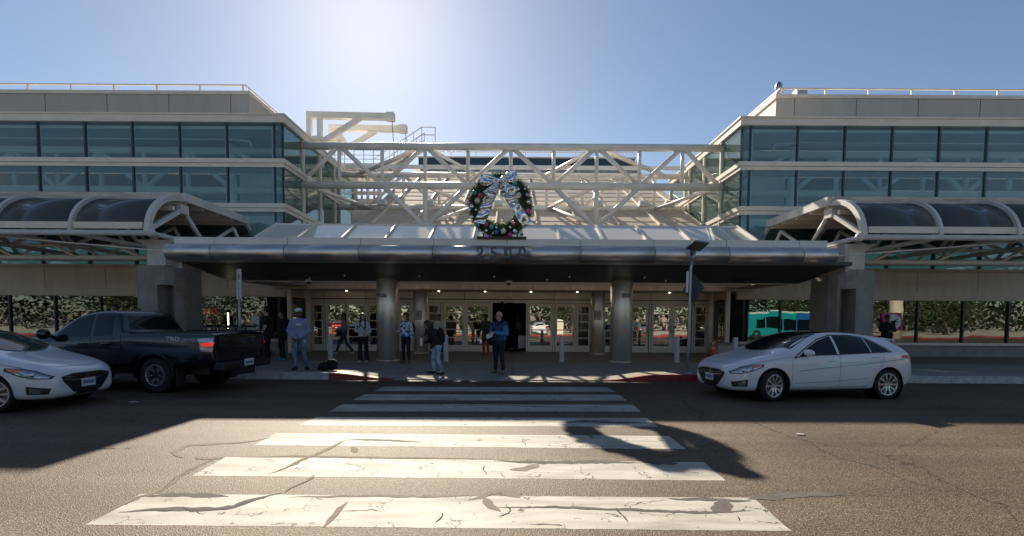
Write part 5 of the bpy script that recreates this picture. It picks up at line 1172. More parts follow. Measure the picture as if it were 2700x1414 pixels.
def hatch(label, paint='carwhite', steer=0, name='hatchback_car', cat='car', group=None):
    st = [0, .03, .09, .18, .32, .5, .75, 1.0, 1.12, 1.25, 1.45, 1.7, 1.95, 2.15, 2.4, 2.7, 3.0, 3.3, 3.6, 3.82, 3.93, 4.0, 4.1, 4.2, 4.27, 4.30]
    c = Car(name, label, cat, paint, st,
            [(0, .27), (.09, .20), (.3, .18), (3.8, .19), (4.1, .25), (4.3, .33)],
            [(0, .52), (.1, .64), (.5, .78), (1.0, .87), (1.5, .90), (2.5, .955), (3.4, 1.01), (3.95, 1.03), (4.1, .98), (4.3, .72)],
            [(0, .58), (.03, .66), (.09, .715), (.18, .76), (.32, .82), (.5, .87), (.75, .935), (.92, .965), (1.0, .995), (1.12, 1.055), (1.25, 1.12), (1.45, 1.21), (1.7, 1.31), (1.95, 1.385), (2.15, 1.41), (2.4, 1.425), (2.7, 1.425), (3.0, 1.405), (3.3, 1.365), (3.6, 1.33), (3.82, 1.30), (3.93, 1.26), (4.0, 1.20), (4.1, 1.10), (4.2, 1.02), (4.27, .93), (4.3, .82)],
            [(0, .50), (.03, .60), (.09, .70), (.18, .78), (.32, .845), (.5, .872), (1, .885), (2, .89), (3.3, .89), (3.7, .875), (4.0, .845), (4.15, .80), (4.25, .74), (4.3, .66)],
            [(0, .42), (.2, .66), (.5, .72), (1.0, .74), (1.25, .70), (1.7, .635), (2.1, .575), (2.6, .565), (3.3, .54), (3.9, .50), (4.05, .56), (4.3, .55)],
            [(.90, .32, .375), (3.55, .32, .375)])
    for K, sg in (('L', -1), ('R', 1)):
        c.patch('side_window', K, [(1.50, .925), (1.9, .955), (2.34, .965)], [(1.50, .935), (1.72, 1.09), (2.0, 1.235), (2.34, 1.335)], 'carglass', 24, 10)
        c.patch('side_window', K, [(2.40, .968), (2.8, .985), (3.12, 1.0)], [(2.40, 1.338), (2.8, 1.335), (3.12, 1.295)], 'carglass', 18, 10)
        c.patch('quarter_window', K, [(3.15, 1.003), (3.35, 1.01), (3.56, 1.018)], [(3.15, 1.288), (3.35, 1.20), (3.56, 1.03)], 'carglass', 12, 8)
        c.line('window_trim', K, [(1.36, .885), (1.48, .915), (1.9, .945), (2.4, .958), (3.1, .99), (3.62, 1.01)], .018, 'black')
        c.line('window_trim', K, [(1.36, .89), (1.5, .985), (1.74, 1.125), (2.0, 1.26), (2.34, 1.352), (2.8, 1.35), (3.13, 1.31), (3.36, 1.22), (3.62, 1.015)], .02, 'black')
        c.line('door_gap', K, [(1.36, .88), (1.30, .80), (1.30, .42), (1.34, .27), (2.36, .28)]); c.line('door_gap', K, [(2.37, .96), (2.40, .7), (2.36, .28), (3.0, .29), (3.12, .36), (3.20, .52), (3.36, .72), (3.42, .86), (3.40, 1.0)])
        c.line('crease_shade', K, [(1.45, .62), (2.0, .68), (2.8, .74), (3.4, .80), (3.9, .86)], .012, 'seamlight'); c.line('sill_crease_shade', K, [(1.35, .37), (2.2, .40), (3.05, .46)], .010, 'seamlight')  # grey strips paint the shade of body creases on a smooth side
        c.line('bonnet_gap', K, [(.42, .765), (.8, .835), (1.1, .885), (1.36, .90)], .007)
        for x in (2.18, 3.22):
            p = c.proj(K, x, .83 if x < 3 else .90, .025); m = MB(); m.ell(p, (.10, .02, .016), 16, 8); m.build('door_handle', paint, c.t)
        c.patch('headlight', ('D', sg * -R(32), 0), *((([(-.62, .585), (-.50, .60), (-.38, .645), (-.20, .70)], [(-.64, .62), (-.50, .685), (-.38, .725), (-.20, .735)])) if sg < 0 else (([(.62, .585), (.50, .60), (.38, .645), (.20, .70)], [(.64, .62), (.50, .685), (.38, .725), (.20, .735)]))), 'lens', 20, 8, .006) if False else None
        c.patch('headlight', K, [(.10, .575), (.22, .585), (.42, .635), (.62, .715)], [(.08, .60), (.24, .70), (.42, .745), (.62, .755)], 'lens', 24, 8, .006)
        c.patch('headlight_surround', K, [(.075, .56), (.22, .568), (.43, .62), (.67, .715)], [(.06, .605), (.24, .712), (.42, .757), (.67, .765)], 'seam', 24, 8, .003)
        c.patch('indicator', K, [(.42, .665), (.62, .722)], [(.44, .74), (.64, .755)], 'amber', 8, 4, .009)
        p = c.proj(K, .27, .645, .0); m = MB(); m.ell(p, (.045, .03, .04), 16, 10); m.build('projector_lens', 'chrome', c.t)
        c.patch('fog_lamp_recess', K, [(.10, .30), (.34, .31)], [(.07, .40), (.34, .455)], 'black', 12, 6, .004)
        c.patch('fog_lamp', K, [(.17, .325), (.29, .335)], [(.17, .38), (.30, .425)], 'lens', 8, 4, .009)
        c.patch('tail_light', K, [(3.88, .88), (4.05, .86), (4.22, .74)], [(3.86, .935), (4.08, .95), (4.24, .88)], 'red_lens', 14, 6, .005)
        m = MB(); y = sg * .955; m.ell((1.60, y, 1.0), (.085, .12, .072), 18, 12); m.bm.transform(Matrix()); mo = m.build('door_mirror', paint, c.t)
        m = MB(); m.bar((1.60, sg * .86, .955), (1.62, sg * .93, .975), .09, .035); m.build('mirror_stalk', 'black', mo)
        for x, st_ in ((.90, steer), (3.55, 0)): c.wheel(x, sg * .765, .318, .318, .232, .21, 5, st_)
    cr = lambda xx: [(xx + .20 * (y / .7) ** 2, y) for y in rng(-.66, .66, 12)]
    c.patch('windscreen', 'T', [(1.0 + .40 * (y / .74) ** 2, y) for y in rng(-.72, .72, 12)], [(1.98 + .10 * (y / .52) ** 2, y) for y in rng(-.53, .53, 12)], 'carglass', 20, 14, .004)
    c.patch('cowl', 'T', [(.95 + .40 * (y / .74) ** 2, y) for y in rng(-.72, .72, 12)], [(1.0 + .40 * (y / .74) ** 2, y) for y in rng(-.72, .72, 12)], 'black', 20, 2, .005)
    c.patch('glass_roof', 'T', [(1.99 + .10 * (y / .52) ** 2, y) for y in rng(-.50, .50, 8)], [(3.15, y) for y in rng(-.46, .46, 8)], 'carglass', 14, 12, .004)
    c.line('bonnet_gap', 'T', [(.43, -.70), (.24, -.60), (.15, -.4), (.13, 0), (.15, .4), (.24, .60), (.43, .70)], .008)
    c.patch('grille', 'F', [(-.50, .50), (-.30, .285), (.30, .285), (.50, .50)], [(-.52, .585), (-.30, .625), (.30, .625), (.52, .585)], 'black', 30, 12, .005)
    c.patch('lower_intake', 'F', [(-.30, .23), (.30, .23)], [(-.22, .29), (.22, .29)], 'black', 12, 3, .004)
    for z, dz in ((.555, 0), (.505, .0)): c.line('grille_wing', 'F', [(-.47, z + .03), (-.25, z + .005), (0, z - .01), (.25, z + .005), (.47, z + .03)], .018, 'chrome', .012)
    p = c.proj('F', 0, .575, .01)
    m = MB(); m.lathe([(.052, 0), (.040, 0)], (p.x, 0, p.z), 'X', 24); m.bar((p.x - .002, -.022, p.z - .03), (p.x - .002, -.012, p.z + .03), .012, .004); m.bar((p.x - .002, .012, p.z - .03), (p.x - .002, .022, p.z + .03), .012, .004); m.bar((p.x - .002, -.02, p.z - .004), (p.x - .002, .02, p.z + .004), .010, .004); m.build('emblem', 'chrome', c.t)
    for K, x0 in (('F', None), ('B', None)):
        p = c.proj(K, 0, .44 if K == 'F' else .62, .012); sg = -1 if K == 'F' else 1
        m = MB(); m.box(min(p.x, p.x + sg * .008), max(p.x, p.x + sg * .008), -.152, .152, p.z - .075, p.z + .075); o = m.build('licence_plate', 'plate', c.t)
        m = MB()
        for k in range(7): m.box(p.x + sg * .0085 - .001, p.x + sg * .0085 + .001, -.125 + .037 * k, -.10 + .037 * k, p.z - .03, p.z + .03)
        m.build('plate_characters', 'plateink', o)
    c.patch('rear_window', 'B', [(-.55, 1.06), (.55, 1.06)], [(-.44, 1.22), (.44, 1.22)], 'carglass', 12, 6)
    m = MB(); m.prism([(3.72, -.50, 1.305), (4.06, -.50, 1.25), (4.06, -.50, 1.225), (3.72, -.50, 1.27)], (0, 1.0, 0)); bevel(m.build('spoiler', paint, c.t), .012)
    m = MB(); m.box(3.2, 3.32, -.02, .02, 1.38, 1.43); bevel(m.build('aerial', 'black', c.t), .008)
    m = MB(); m.box(.5, 4.0, -.6, .6, .16, .22); m.build('underbody', 'black', c.t)
    return c
def place(root, x, y, yaw, z=0.0): root.location = (x, y, z); root.rotation_euler = (0, 0, yaw)
HC = hatch('white hatchback car with black glass roof standing in shade beside the crosswalk', steer=R(14))
# local wheel contact (front, near side) = (.90,-.765); want it at pixel
gf = G(2038, 1059, 0); gr = G(2359, 1053, 0)
yaw = math.atan2(gr.y - gf.y, gr.x - gf.x); Rm = Matrix.Rotation(yaw, 3, 'Z'); off = Rm @ Vector((.90, -.765 - .09, 0))
place(HC.t, gf.x - off.x, gf.y - off.y, yaw)
print('hatch yaw', math.degrees(yaw), 'wb', (gr - gf).length)
# second white car : nose only reaches in at the left edge, pointing right
st_copy = copy_tree(HC.t); st_copy['label'] = 'white car nosing in at the left edge in front of the pickup'; st_copy['category'] = 'car'
g2 = G(297, 1068, .25); place(st_copy, -7.95, 9.02, math.pi + R(2))

def pickup():
    st = [0, .04, .12, .3, .6, 1.0, 1.3, 1.42, 1.6, 1.9, 2.15, 2.4, 2.7, 2.95, 3.10, 3.18, 3.25, 3.33, 3.37, 3.43, 4.0, 4.8, 5.38, 5.48, 5.52, 5.55]
    c = Car('pickup_truck', 'dark blue double cab pickup truck with lit tail lamps at the left kerb', 'pickup truck', 'truckblue', st,
            [(0, .50), (.2, .42), (1.5, .46), (3.6, .46), (4.8, .52), (5.55, .58)],
            [(0, .92), (.12, 1.0), (.6, 1.08), (1.4, 1.13), (2.5, 1.18), (3.2, 1.21), (3.5, 1.245), (5.4, 1.265), (5.55, 1.22)],
            [(0, .99), (.04, 1.05), (.12, 1.09), (.3, 1.13), (.6, 1.17), (1.0, 1.20), (1.3, 1.22), (1.42, 1.25), (1.6, 1.37), (1.9, 1.57), (2.15, 1.70), (2.4, 1.765), (2.7, 1.80), (2.95, 1.80), (3.10, 1.785), (3.18, 1.755), (3.25, 1.62), (3.33, 1.36), (3.37, 1.31), (3.43, 1.305), (4.0, 1.305), (4.8, 1.315), (5.38, 1.325), (5.48, 1.32), (5.52, 1.30), (5.55, 1.24)],
            [(0, .70), (.04, .80), (.12, .87), (.3, .91), (.6, .93), (5.38, .93), (5.48, .915), (5.52, .90), (5.55, .86)],
            [(0, .60), (.3, .76), (1.2, .80), (1.5, .76), (2.0, .73), (2.4, .72), (3.0, .71), (3.22, .71), (3.35, .86), (5.55, .86)],
            [(.93, .40, .46), (4.17, .40, .46)], seam='seam', side_flat=.01)
    for K, sg in (('L', -1), ('R', 1)):
        c.patch('side_window', K, [(1.72, 1.20), (2.1, 1.21), (2.56, 1.22)], [(1.72, 1.30), (1.98, 1.52), (2.2, 1.64), (2.56, 1.70)], 'carglass', 20, 10)
        c.patch('side_window', K, [(2.64, 1.225), (2.8, 1.23), (3.10, 1.245)], [(2.64, 1.705), (2.8, 1.70), (3.06, 1.68)], 'carglass', 16, 10)
        c.line('door_gap', K, [(1.60, 1.18), (1.55, .9), (1.58, .55), (2.6, .55), (2.60, 1.2)]); c.line('door_gap', K, [(2.6, .55), (2.95, .56), (3.08, .72), (3.14, .95), (3.14, 1.2)]); c.line('bed_gap', K, [(3.36, 1.22), (3.34, .95), (3.30, .5)], .014)
        for x in (2.42, 3.0):
            p = c.proj(K, x, 1.06, .025); m = MB(); m.ell(p, (.12, .022, .022), 16, 8); m.build('door_handle', 'truckblue', c.t)
        c.line('shoulder_crease_shade', K, [(.6, 1.0), (2.0, 1.03), (3.5, 1.06), (5.2, 1.10)], .01, 'black')  # black strip paints the shade line of the shoulder fold
        c.patch('tail_light', K, [(5.27, .93), (5.40, .92), (5.52, .915)], [(5.20, 1.195), (5.37, 1.215), (5.525, 1.22)], 'lens', 14, 10, .006)
        c.patch('lit_lamp', K, [(5.30, 1.035), (5.525, 1.03)], [(5.27, 1.10), (5.53, 1.12)], 'redglow', 12, 6, .011)
        c.patch('tail_light_lower', K, [(5.30, .95), (5.51, .945)], [(5.29, .99), (5.51, .985)], 'plate', 10, 3, .010)
        for x in (.93, 4.17):   # wheel-arch flares
            m = MB(); pts = []
            for k in range(19):
                a = math.pi * (k / 18 * 1.10 - .05); zz_ = .40 + .475 * math.sin(a); xx = x - .475 * math.cos(a); pts.append((xx, sg * .935, zz_))
            m.sweep(pts, .055, .05, up=(0, 1, 0)); m.build('arch_flare', 'truckblue', c.t)
            c.wheel(x, sg * .80, .385, .385, .235, .265, 6, 0)
        m = MB(); m.ell((1.62, sg * 1.06, 1.27), (.09, .14, .12), 16, 12); mo = m.build('door_mirror', 'truckblue', c.t)
        m = MB(); m.bar((1.62, sg * .86, 1.20), (1.62, sg * .98, 1.23), .1, .05); m.build('mirror_stalk', 'black', mo)
        c.patch('headlight', K, [(.10, .85), (.50, .90)], [(.08, 1.0), (.50, 1.02)], 'lens', 14, 6, .006)
        m = MB(); m.box(1.5, 3.2, *sorted((sg * .82, sg * .93)), .40, .45); m.build('side_step', 'black', c.t)
        m = MB(); m.box(4.68, 4.72, *sorted((sg * .70, sg * .93)), .16, .55); m.build('mud_flap', 'black', c.t)
        m = MB(); m.bar((3.42, sg * .885, 1.322), (5.48, sg * .885, 1.34), .07, .03); m.build('bed_rail_cap', 'black', c.t)
    c.patch('bed_cover', 'T', [(3.46, y) for y in rng(-.82, .82, 4)], [(5.44, y) for y in rng(-.82, .82, 4)], 'black', 6, 8, .006)
    c.patch('windscreen', 'T', [(1.44 + .2 * (y / .74) ** 2, y) for y in rng(-.72, .72, 10)], [(2.20 + .06 * (y / .5) ** 2, y) for y in rng(-.62, .62, 10)], 'carglass', 16, 12)
    c.patch('rear_window', 'B', [(-.64, 1.37), (.64, 1.37)], [(-.58, 1.67), (.58, 1.67)], 'carglass', 14, 8)
    c.patch('tailgate', 'B', [(-.72, .76), (.72, .76)], [(-.72, 1.27), (.72, 1.27)], 'truckblue', 12, 10, .008); c.line('tailgate_gap', 'B', [(-.745, 1.285), (-.745, .74), (.745, .74), (.745, 1.285)], .014, 'seam', .009)
    c.line('tailgate_crease_shade', 'B', [(-.6, .92), (.6, .92)], .012, 'black', .012)  # tailgate fold likewise drawn as a painted shade line
    m = MB(); m.box(5.50, 5.72, -.84, .84, .50, .68); bu = bevel(m.build('rear_bumper', 'black', c.t), .03)
    m = MB(); m.box(5.52, 5.66, -.3, .3, .36, .50); m.build('tow_hitch', 'black', c.t)
    m = MB(); m.box(5.722, 5.732, -.155 + .0, .155 + .0, .56, .715); o = m.build('licence_plate', 'plate', c.t)
    m = MB()
    for k in range(7): m.box(5.7325, 5.7345, -.125 + .037 * k, -.10 + .037 * k, .60, .66)
    m.build('plate_characters', 'plateink', o)
    m = MB(); m.box(3.155, 3.185, -.13, .13, 1.70, 1.73); m.build('brake_light', 'redglow', c.t)
    m = MB(); m.prism([(2.65, -.02, 1.78), (2.95, -.02, 1.77), (2.98, -.02, 1.86), (2.85, -.02, 1.85)], (0, .03, 0)); m.build('roof_aerial', 'truckblue', c.t)
    m = MB(); m.box(.4, 5.2, -.6, .6, .38, .55); m.tube((4.17, -.8, .385), (4.17, .8, .385), .06); m.build('chassis', 'black', c.t)
    m = MB(); m.box(-.08, .2, -.82, .82, .42, .62); bevel(m.build('front_bumper', 'black', c.t), .03)
    # side decal
    p = c.proj('L', 4.80, 1.185, .004); T = Matrix.Translation((p.x, p.y - .004, p.z)) @ Matrix.Rotation(math.pi / 2, 4, 'X') @ Matrix.Diagonal((1.5, 1, 1, 1))
    M['decal'] = mat('decal_silver', (0.42, 0.46, 0.52), .4)
    text('TRD', .115, 'decal', c.t, T @ Matrix.Translation((-.12, 0, 0)), 'decal', .001, bold=.004); text('SPORT', .062, 'decal', c.t, T @ Matrix.Translation((.14, -.012, 0)), 'decal', .001, bold=.001)
    return c
PU = pickup()
gn = G(410, 1037, 0); gfar = G(570, 1009, 0)
d = (gfar - gn); yaw = math.atan2(d.y, d.x) - math.pi / 2; yaw = -R(6.8)
Rm = Matrix.Rotation(yaw, 3, 'Z'); off = Rm @ Vector((4.17, -.92, 0)); place(PU.t, gn.x - off.x, gn.y - off.y, yaw)
# ================================================================ PEOPLE
def rounded(mb, a, b, ra, rb, n=14):
    a, b = Vector(a), Vector(b); d = b - a; L = d.length; d.normalize(); up = Vector((0, 0, 1)) if abs(d.z) < .9 else Vector((0, 1, 0)); u = d.cross(up).normalized(); v = u.cross(d)
    rings = []
    for k in range(1, 4): t = math.pi / 2 * (1 - k / 4); rings.append((a - d * ra * math.sin(t), ra * math.cos(t)))
    for k in range(5): rings.append((a + (b - a) * k / 4, ra + (rb - ra) * k / 4))
    for k in range(3, 0, -1): t = math.pi / 2 * (1 - k / 4); rings.append((b + d * rb * math.sin(t), rb * math.cos(t)))
    V = [[mb.bm.verts.new(c + (u * math.cos(2 * math.pi * i / n) + v * math.sin(2 * math.pi * i / n)) * r) for i in range(n)] for c, r in rings]
    A = mb.bm.verts.new(a - d * ra); B = mb.bm.verts.new(b + d * rb)
    for i in range(n):
        k = (i + 1) % n; mb.bm.faces.new((A, V[0][k], V[0][i])); mb.bm.faces.new((B, V[-1][i], V[-1][k]))
        for j in range(len(V) - 1): mb.bm.faces.new((V[j][i], V[j][k], V[j + 1][k], V[j + 1][i]))
def torso(mb, rings, n=24):
    V = []
    for cx, cy, cz, rx, ry in rings:
        V.append([mb.bm.verts.new((cx + rx * math.copysign(abs(math.cos(t)) ** .85, math.cos(t)), cy + ry * math.copysign(abs(math.sin(t)) ** .85, math.sin(t)), cz)) for t in [2 * math.pi * i / n for i in range(n)]])
    for j in range(len(V) - 1):
        for i in range(n): mb.bm.faces.new((V[j][i], V[j][(i + 1) % n], V[j + 1][(i + 1) % n], V[j + 1][i]))
    mb.bm.faces.new(V[0][::-1]); mb.bm.faces.new(V[-1])
def remesh(o, vox, sm_=6, fac=.5):
    r = o.modifiers.new('r', 'REMESH'); r.mode = 'VOXEL'; r.voxel_size = vox; r.use_smooth_shade = True
    if sm_: s = o.modifiers.new('s', 'SMOOTH'); s.iterations = sm_; s.factor = fac
    bake(o)
    for f in o.data.polygons: f.use_smooth = True
    return o
SK = {'light': (0.50, 0.31, 0.23), 'tan': (0.33, 0.19, 0.12), 'brown': (0.10, 0.05, 0.032), 'olive': (0.26, 0.15, 0.10)}
for k, v in SK.items(): M['skin_' + k] = mat('skin_' + k, v, .55, var=.08, vs=9)
def cloth(name, col, var=.25, rough=.85, vs=7): M[name] = mat(name, col, rough, var=var, vs=vs, bump=.35, bs=16); return name
def denim(name, base, hi):
    m = mat(name, base, .8, bump=.3, bs=20); n = m.node_tree; b = n.nodes['Principled BSDF']; tc = n.nodes.new('ShaderNodeTexCoord')
    no = n.nodes.new('ShaderNodeTexNoise'); no.inputs['Scale'].default_value = 7; no.inputs['Detail'].default_value = 3; n.links.new(tc.outputs['Object'], no.inputs[0])
    cr = n.nodes.new('ShaderNodeValToRGB'); e = cr.color_ramp.elements; e[0].position = .40; e[0].color = (*base, 1); e[1].position = .62; e[1].color = (*[c * 2.2 for c in base], 1); x = e.new(.72); x.color = (*hi, 1)
    n.links.new(no.outputs[0], cr.inputs[0]); n.links.new(cr.outputs[0], b.inputs['Base Color']); M[name] = m; return name
def floral(name):
    m = mat(name, (.6, .62, .65), .8, bump=.3, bs=16); n = m.node_tree; b = n.nodes['Principled BSDF']; tc = n.nodes.new('ShaderNodeTexCoord')
    v = n.nodes.new('ShaderNodeTexNoise'); v.inputs['Scale'].default_value = 11; v.inputs['Detail'].default_value = 1; n.links.new(tc.outputs['Object'], v.inputs[0])
    cr = n.nodes.new('ShaderNodeValToRGB'); cr.color_ramp.interpolation = 'CONSTANT'; e = cr.color_ramp.elements; e[0].color = (.62, .65, .68, 1); e[1].position = .53; e[1].color = (.05, .20, .50, 1); x = e.new(.60); x.color = (.01, .03, .28, 1); x = e.new(.40); x.color = (.25, .45, .62, 1); x = e.new(.44); x.color = (.62, .65, .68, 1)
    n.links.new(v.outputs[0], cr.inputs[0]); n.links.new(cr.outputs[0], b.inputs['Base Color']); M[name] = m; return name
M['hair_black'] = mat('black_hair', (0.012, 0.009, 0.008), .45); M['hair_brown'] = mat('brown_hair', (0.07, 0.035, 0.018), .5); M['hair_grey'] = mat('short_grey_hair', (0.20, 0.16, 0.13), .7)
M['shades'] = mat('dark_sunglasses', (0.008, 0.008, 0.01), .1); M['eyem'] = mat('eye', (0.03, 0.02, 0.02), .2); M['lip'] = mat('lip', (0.25, 0.09, 0.08), .5)
def person(label, pos, H, yaw, skin='light', J=None, top=None, bottom=None, shoes=None, hair=None, hairc='hair_black', sleeve='long', build=1.0, head_yaw=0, head_pitch=0, glasses=False, coat_len=None, flare=0, lean=(0, 0), collar=None, cap=None, extra=None, topd=.012, hood=False):
    # local frame: person faces -Y, +X is picture right when yaw = 0 ; modelled at 1.75 m then scaled
    t = thing('person', label, 'person', (0, 0, 0)); s = H / 1.75
    j = dict(hipc=(0, 0, .95), chest=(0, 0, 1.30), neck=(0, .0, 1.48), head=(0, -.02, 1.635),
             sl=(-.165 * build, .0, 1.395), sr=(.165 * build, .0, 1.395), el=(-.225 * build, .03, 1.12), er=(.225 * build, .03, 1.12), wl=(-.25 * build, -.06, .88), wr=(.25 * build, -.06, .88),
             hl=(-.095, 0, .93), hr=(.095, 0, .93), kl=(-.105, -.02, .50), kr=(.105, -.02, .50), al=(-.11, .02, .09), ar=(.11, .02, .09), tl=(-.13, -.14, .035), tr=(.13, -.14, .035), fl=(0, 0, -1), fr=(0, 0, -1))
    up = ('chest', 'neck', 'head', 'sl', 'sr', 'el', 'er', 'wl', 'wr')
    for k in up: x, y, z = j[k]; f = (z - .95); j[k] = (x + lean[0] * f, y + lean[1] * f, z - .1 * (abs(lean[0]) + abs(lean[1])) * f)
    if J: j.update(J)
    j = {k: Vector(v) for k, v in j.items()}; b = build
    hp, ch, nk, hd = j['hipc'], j['chest'], j['neck'], j['head']
    def rings(g, z0=-.12, z1=1.0, wz=0, hem=1.0):
        R_ = [(-.14, .135, .105), (-.02, .165, .118), (.10, .148, .108), (.20, .150, .108), (.33, .172, .118), (.43, .160, .105), (.49, .095, .078), (.53, .062, .06)]
        out = []
        for dz, rx, ry in R_:
            if dz < z0: continue
            k = dz / .53; c = hp.lerp(nk, max(0, k)) if k >= 0 else hp + Vector((0, 0, dz))
            fat = 1 + (b - 1) * 1.6 if dz < .45 else 1
            out.append((c.x, c.y, c.z, rx * b + g, (ry + (.02 if dz < .35 else 0) * (b > 1.05)) * fat + g))
        return out
    HR = Matrix.Rotation(head_yaw, 3, 'Z') @ Matrix.Rotation(head_pitch, 3, 'X')
    hv = lambda x, y, z: hd + HR @ Vector((x, y, z))
    m = MB(); torso(m, rings(0)); rounded(m, nk - Vector((0, 0, .05)), hd + HR @ Vector((0, .015, -.06)), .058, .052)
    for a, c, w, f in (('sl', 'el', 'wl', 'fl'), ('sr', 'er', 'wr', 'fr')):
        rounded(m, j[a], j[c], .052 * b, .040 * b); rounded(m, j[c], j[w], .040 * b, .026)
        d = (j[w] - j[c]).normalized(); d = (d + Vector(j[f]) * .35).normalized(); sd = -1 if a == 'sl' else 1
        pal = j[w] + d * .085; side = d.cross(Vector((0, 1, 0)))
        if side.length < .3: side = d.cross(Vector((1, 0, 0)))
        side.normalize(); bend = side.cross(d).normalized() * (-1)
        if bend.y > 0: bend = -bend
        for q in (-.022, 0, .022): rounded(m, j[w] + side * q * .6, pal + side * q, .017, .016, 8)
        for i, q in enumerate((-.032, -.011, .010, .031)):
            L = (.062, .078, .074, .056)[i]; p0 = pal + side * q; p1 = p0 + (d + bend * .25).normalized() * L * .55; p2 = p1 + (d + bend * .9).normalized() * L * .5
            rounded(m, p0, p1, .0095, .009, 8); rounded(m, p1, p2, .009, .0075, 8)
        th = side * (-sd if (side.x > 0) else sd); p0 = j[w] + d * .03 + th * .025; p1 = p0 + (th * .8 + d * .7 + bend * .3).normalized() * .045; rounded(m, p0, p1, .012, .0105, 8); rounded(m, p1, p1 + (d + bend * .4 + th * .2).normalized() * .03, .0105, .009, 8)
    for a, c, e in (('hl', 'kl', 'al'), ('hr', 'kr', 'ar')):
        rounded(m, j[a], j[c], .082 * b, .055); rounded(m, j[c], j[e], .056, .036)
    for a, e in (('al', 'tl'), ('ar', 'tr')): rounded(m, j[a] + Vector((0, .02, -.03)), j[e], .036, .028)
    # head
    for c, r in (((0, .012, .025), (.081, .101, .104)), ((0, -.022, -.050), (.062, .072, .070)), ((0, -.055, -.085), (.028, .026, .024))):
        m.ell(hv(*c), r, 18, 12, rot=HR)
    rounded(m, hv(0, -.085, .012), hv(0, -.106, -.026), .009, .014, 8); 
    for sx in (-1, 1): m.ell(hv(sx * .076, .012, -.01), (.009, .022, .032), 10, 8, rot=HR)
    m.ell(hv(0, -.082, .022), (.05, .014, .010), 12, 8, rot=HR)
    body = remesh(m.build('body', 'skin_' + skin, t), .0095, 4)
    if not glasses:
        m = MB(); 
        for sx in (-1, 1): m.ell(hv(sx * .030, -.083, .0), (.013, .008, .007), 10, 8, rot=HR)
        split_build(m, 'eye', 'eyem', body)
    else:
        m = MB()
        for sx in (-1, 1): m.ell(hv(sx * .033, -.092, .002), (.031, .010, .021), 12, 8, rot=HR); m.bar(hv(sx * .06, -.082, .008), hv(sx * .082, .01, .004), .007, .012)
        m.bar(hv(-.02, -.096, .008), hv(.02, -.096, .008), .006, .006); m.build('sunglasses', 'shades', body)
    m = MB(); m.ell(hv(0, -.088, -.052), (.022, .010, .007), 10, 6, rot=HR); m.build('mouth', 'lip', body)
    # trousers
    m = MB(); g = .014
    rr = rings(g + .006, -.2)[:3]; torso(m, rr)
    for a, c, e in (('hl', 'kl', 'al'), ('hr', 'kr', 'ar')):
        rounded(m, j[a], j[c], .098 * b, .068 + flare * .2); 
        endp = j[e] + Vector((0, 0, .02)); rounded(m, j[c], endp, .066 + flare * .2, .054 + flare)
    if coat_len is None or True: remesh(m.build('trousers', bottom, body), .011, 6)
    # shoes
    for a, e in (('al', 'tl'), ('ar', 'tr')):
        m = MB(); A, E = j[a].copy(), j[e].copy(); d = (E - A); d.z = 0; d.normalize(); z = min(A.z - .05, .04) if A.z < .15 else A.z - .05
        heel = Vector((A.x, A.y, z)) - d * .02; toe = Vector((E.x, E.y, max(.04, E.z))) + d * .02
        for q in (-.012, .012): sdv = Vector((-d.y, d.x, 0)) * q; rounded(m, heel + sdv, toe + sdv, .042, .036, 10)
        rounded(m, heel + Vector((0, 0, .01)), A + Vector((0, 0, -.01)), .042, .042, 10)
        for v in m.bm.verts: v.co.z = max(.001, v.co.z)
        remesh(m.build('shoe', shoes, body), .009, 2)
    # top
    m = MB(); g = topd
    zz = -.10 if coat_len is None else -.2; rr = rings(g + .008, zz)
    rr[0] = (rr[0][0], rr[0][1], rr[0][2], rr[0][3], rr[0][4])
    if coat_len: rr = [(hp.x, hp.y, hp.z - coat_len, .20, .15), (hp.x, hp.y, hp.z - .2, .185, .145)] + rr[1:]
    if collar: rr = rr[:-1] + [(nk.x, nk.y, nk.z + .02, .075, .075)]
    torso(m, rr)
    for a, c, w in (('sl', 'el', 'wl'), ('sr', 'er', 'wr')):
        if sleeve == 'long': rounded(m, j[a], j[c], .056 * b + g, .047 * b + g); rounded(m, j[c], j[c].lerp(j[w], .94), .052 * b + g, .032 + g)
        elif sleeve == 'short': rounded(m, j[a], j[a].lerp(j[c], .62), .066 * b + g, .060 * b + g)
        else: rounded(m, j[a], j[a].lerp(j[c], .08), .066 * b + g, .066 * b + g)
    tp = remesh(m.build('shirt' if coat_len is None else 'coat', top, body), .011, 7)
    # hair
    if hair:
        m = MB()
        if hair != 'bald':
            g = .010 if hair == 'short' else .016
            m.ell(hv(0, .022, .042), (.083 + g, .096 + g, .098 + g), 18, 12, rot=HR)
        if hair in ('long', 'verylong'):
            L = .26 if hair == 'long' else .36
            for sx in (-.05, -.02, .02, .05): rounded(m, hv(sx, .06, .02), hd + HR @ Vector((sx * 1.3, .06, -.08)) + Vector((0, .03, -L * .6)), .045, .032)
            for sx in (-1, 1): rounded(m, hv(sx * .072, .03, .03), hd + HR @ Vector((sx * .082, -.0, -.06)) + Vector((0, .01, -L * .55)), .028, .018)
        if hair == 'verylong':
            for sx in (-1, 1): rounded(m, hv(sx * .075, .01, -.04), nk + Vector((sx * .085, -.10, -.10)), .032, .026); rounded(m, nk + Vector((sx * .085, -.10, -.10)), nk + Vector((sx * .10, -.145, -.24)), .028, .014)
        if hair == 'bob':
            for sx in (-1, 1): rounded(m, hv(sx * .072, .02, .03), hv(sx * .080, .0, -.11), .034, .026)
            rounded(m, hv(0, .07, 0), hv(0, .07, -.12), .06, .045); m.ell(hv(0, -.062, .062), (.06, .03, .03), 12, 8, rot=HR)
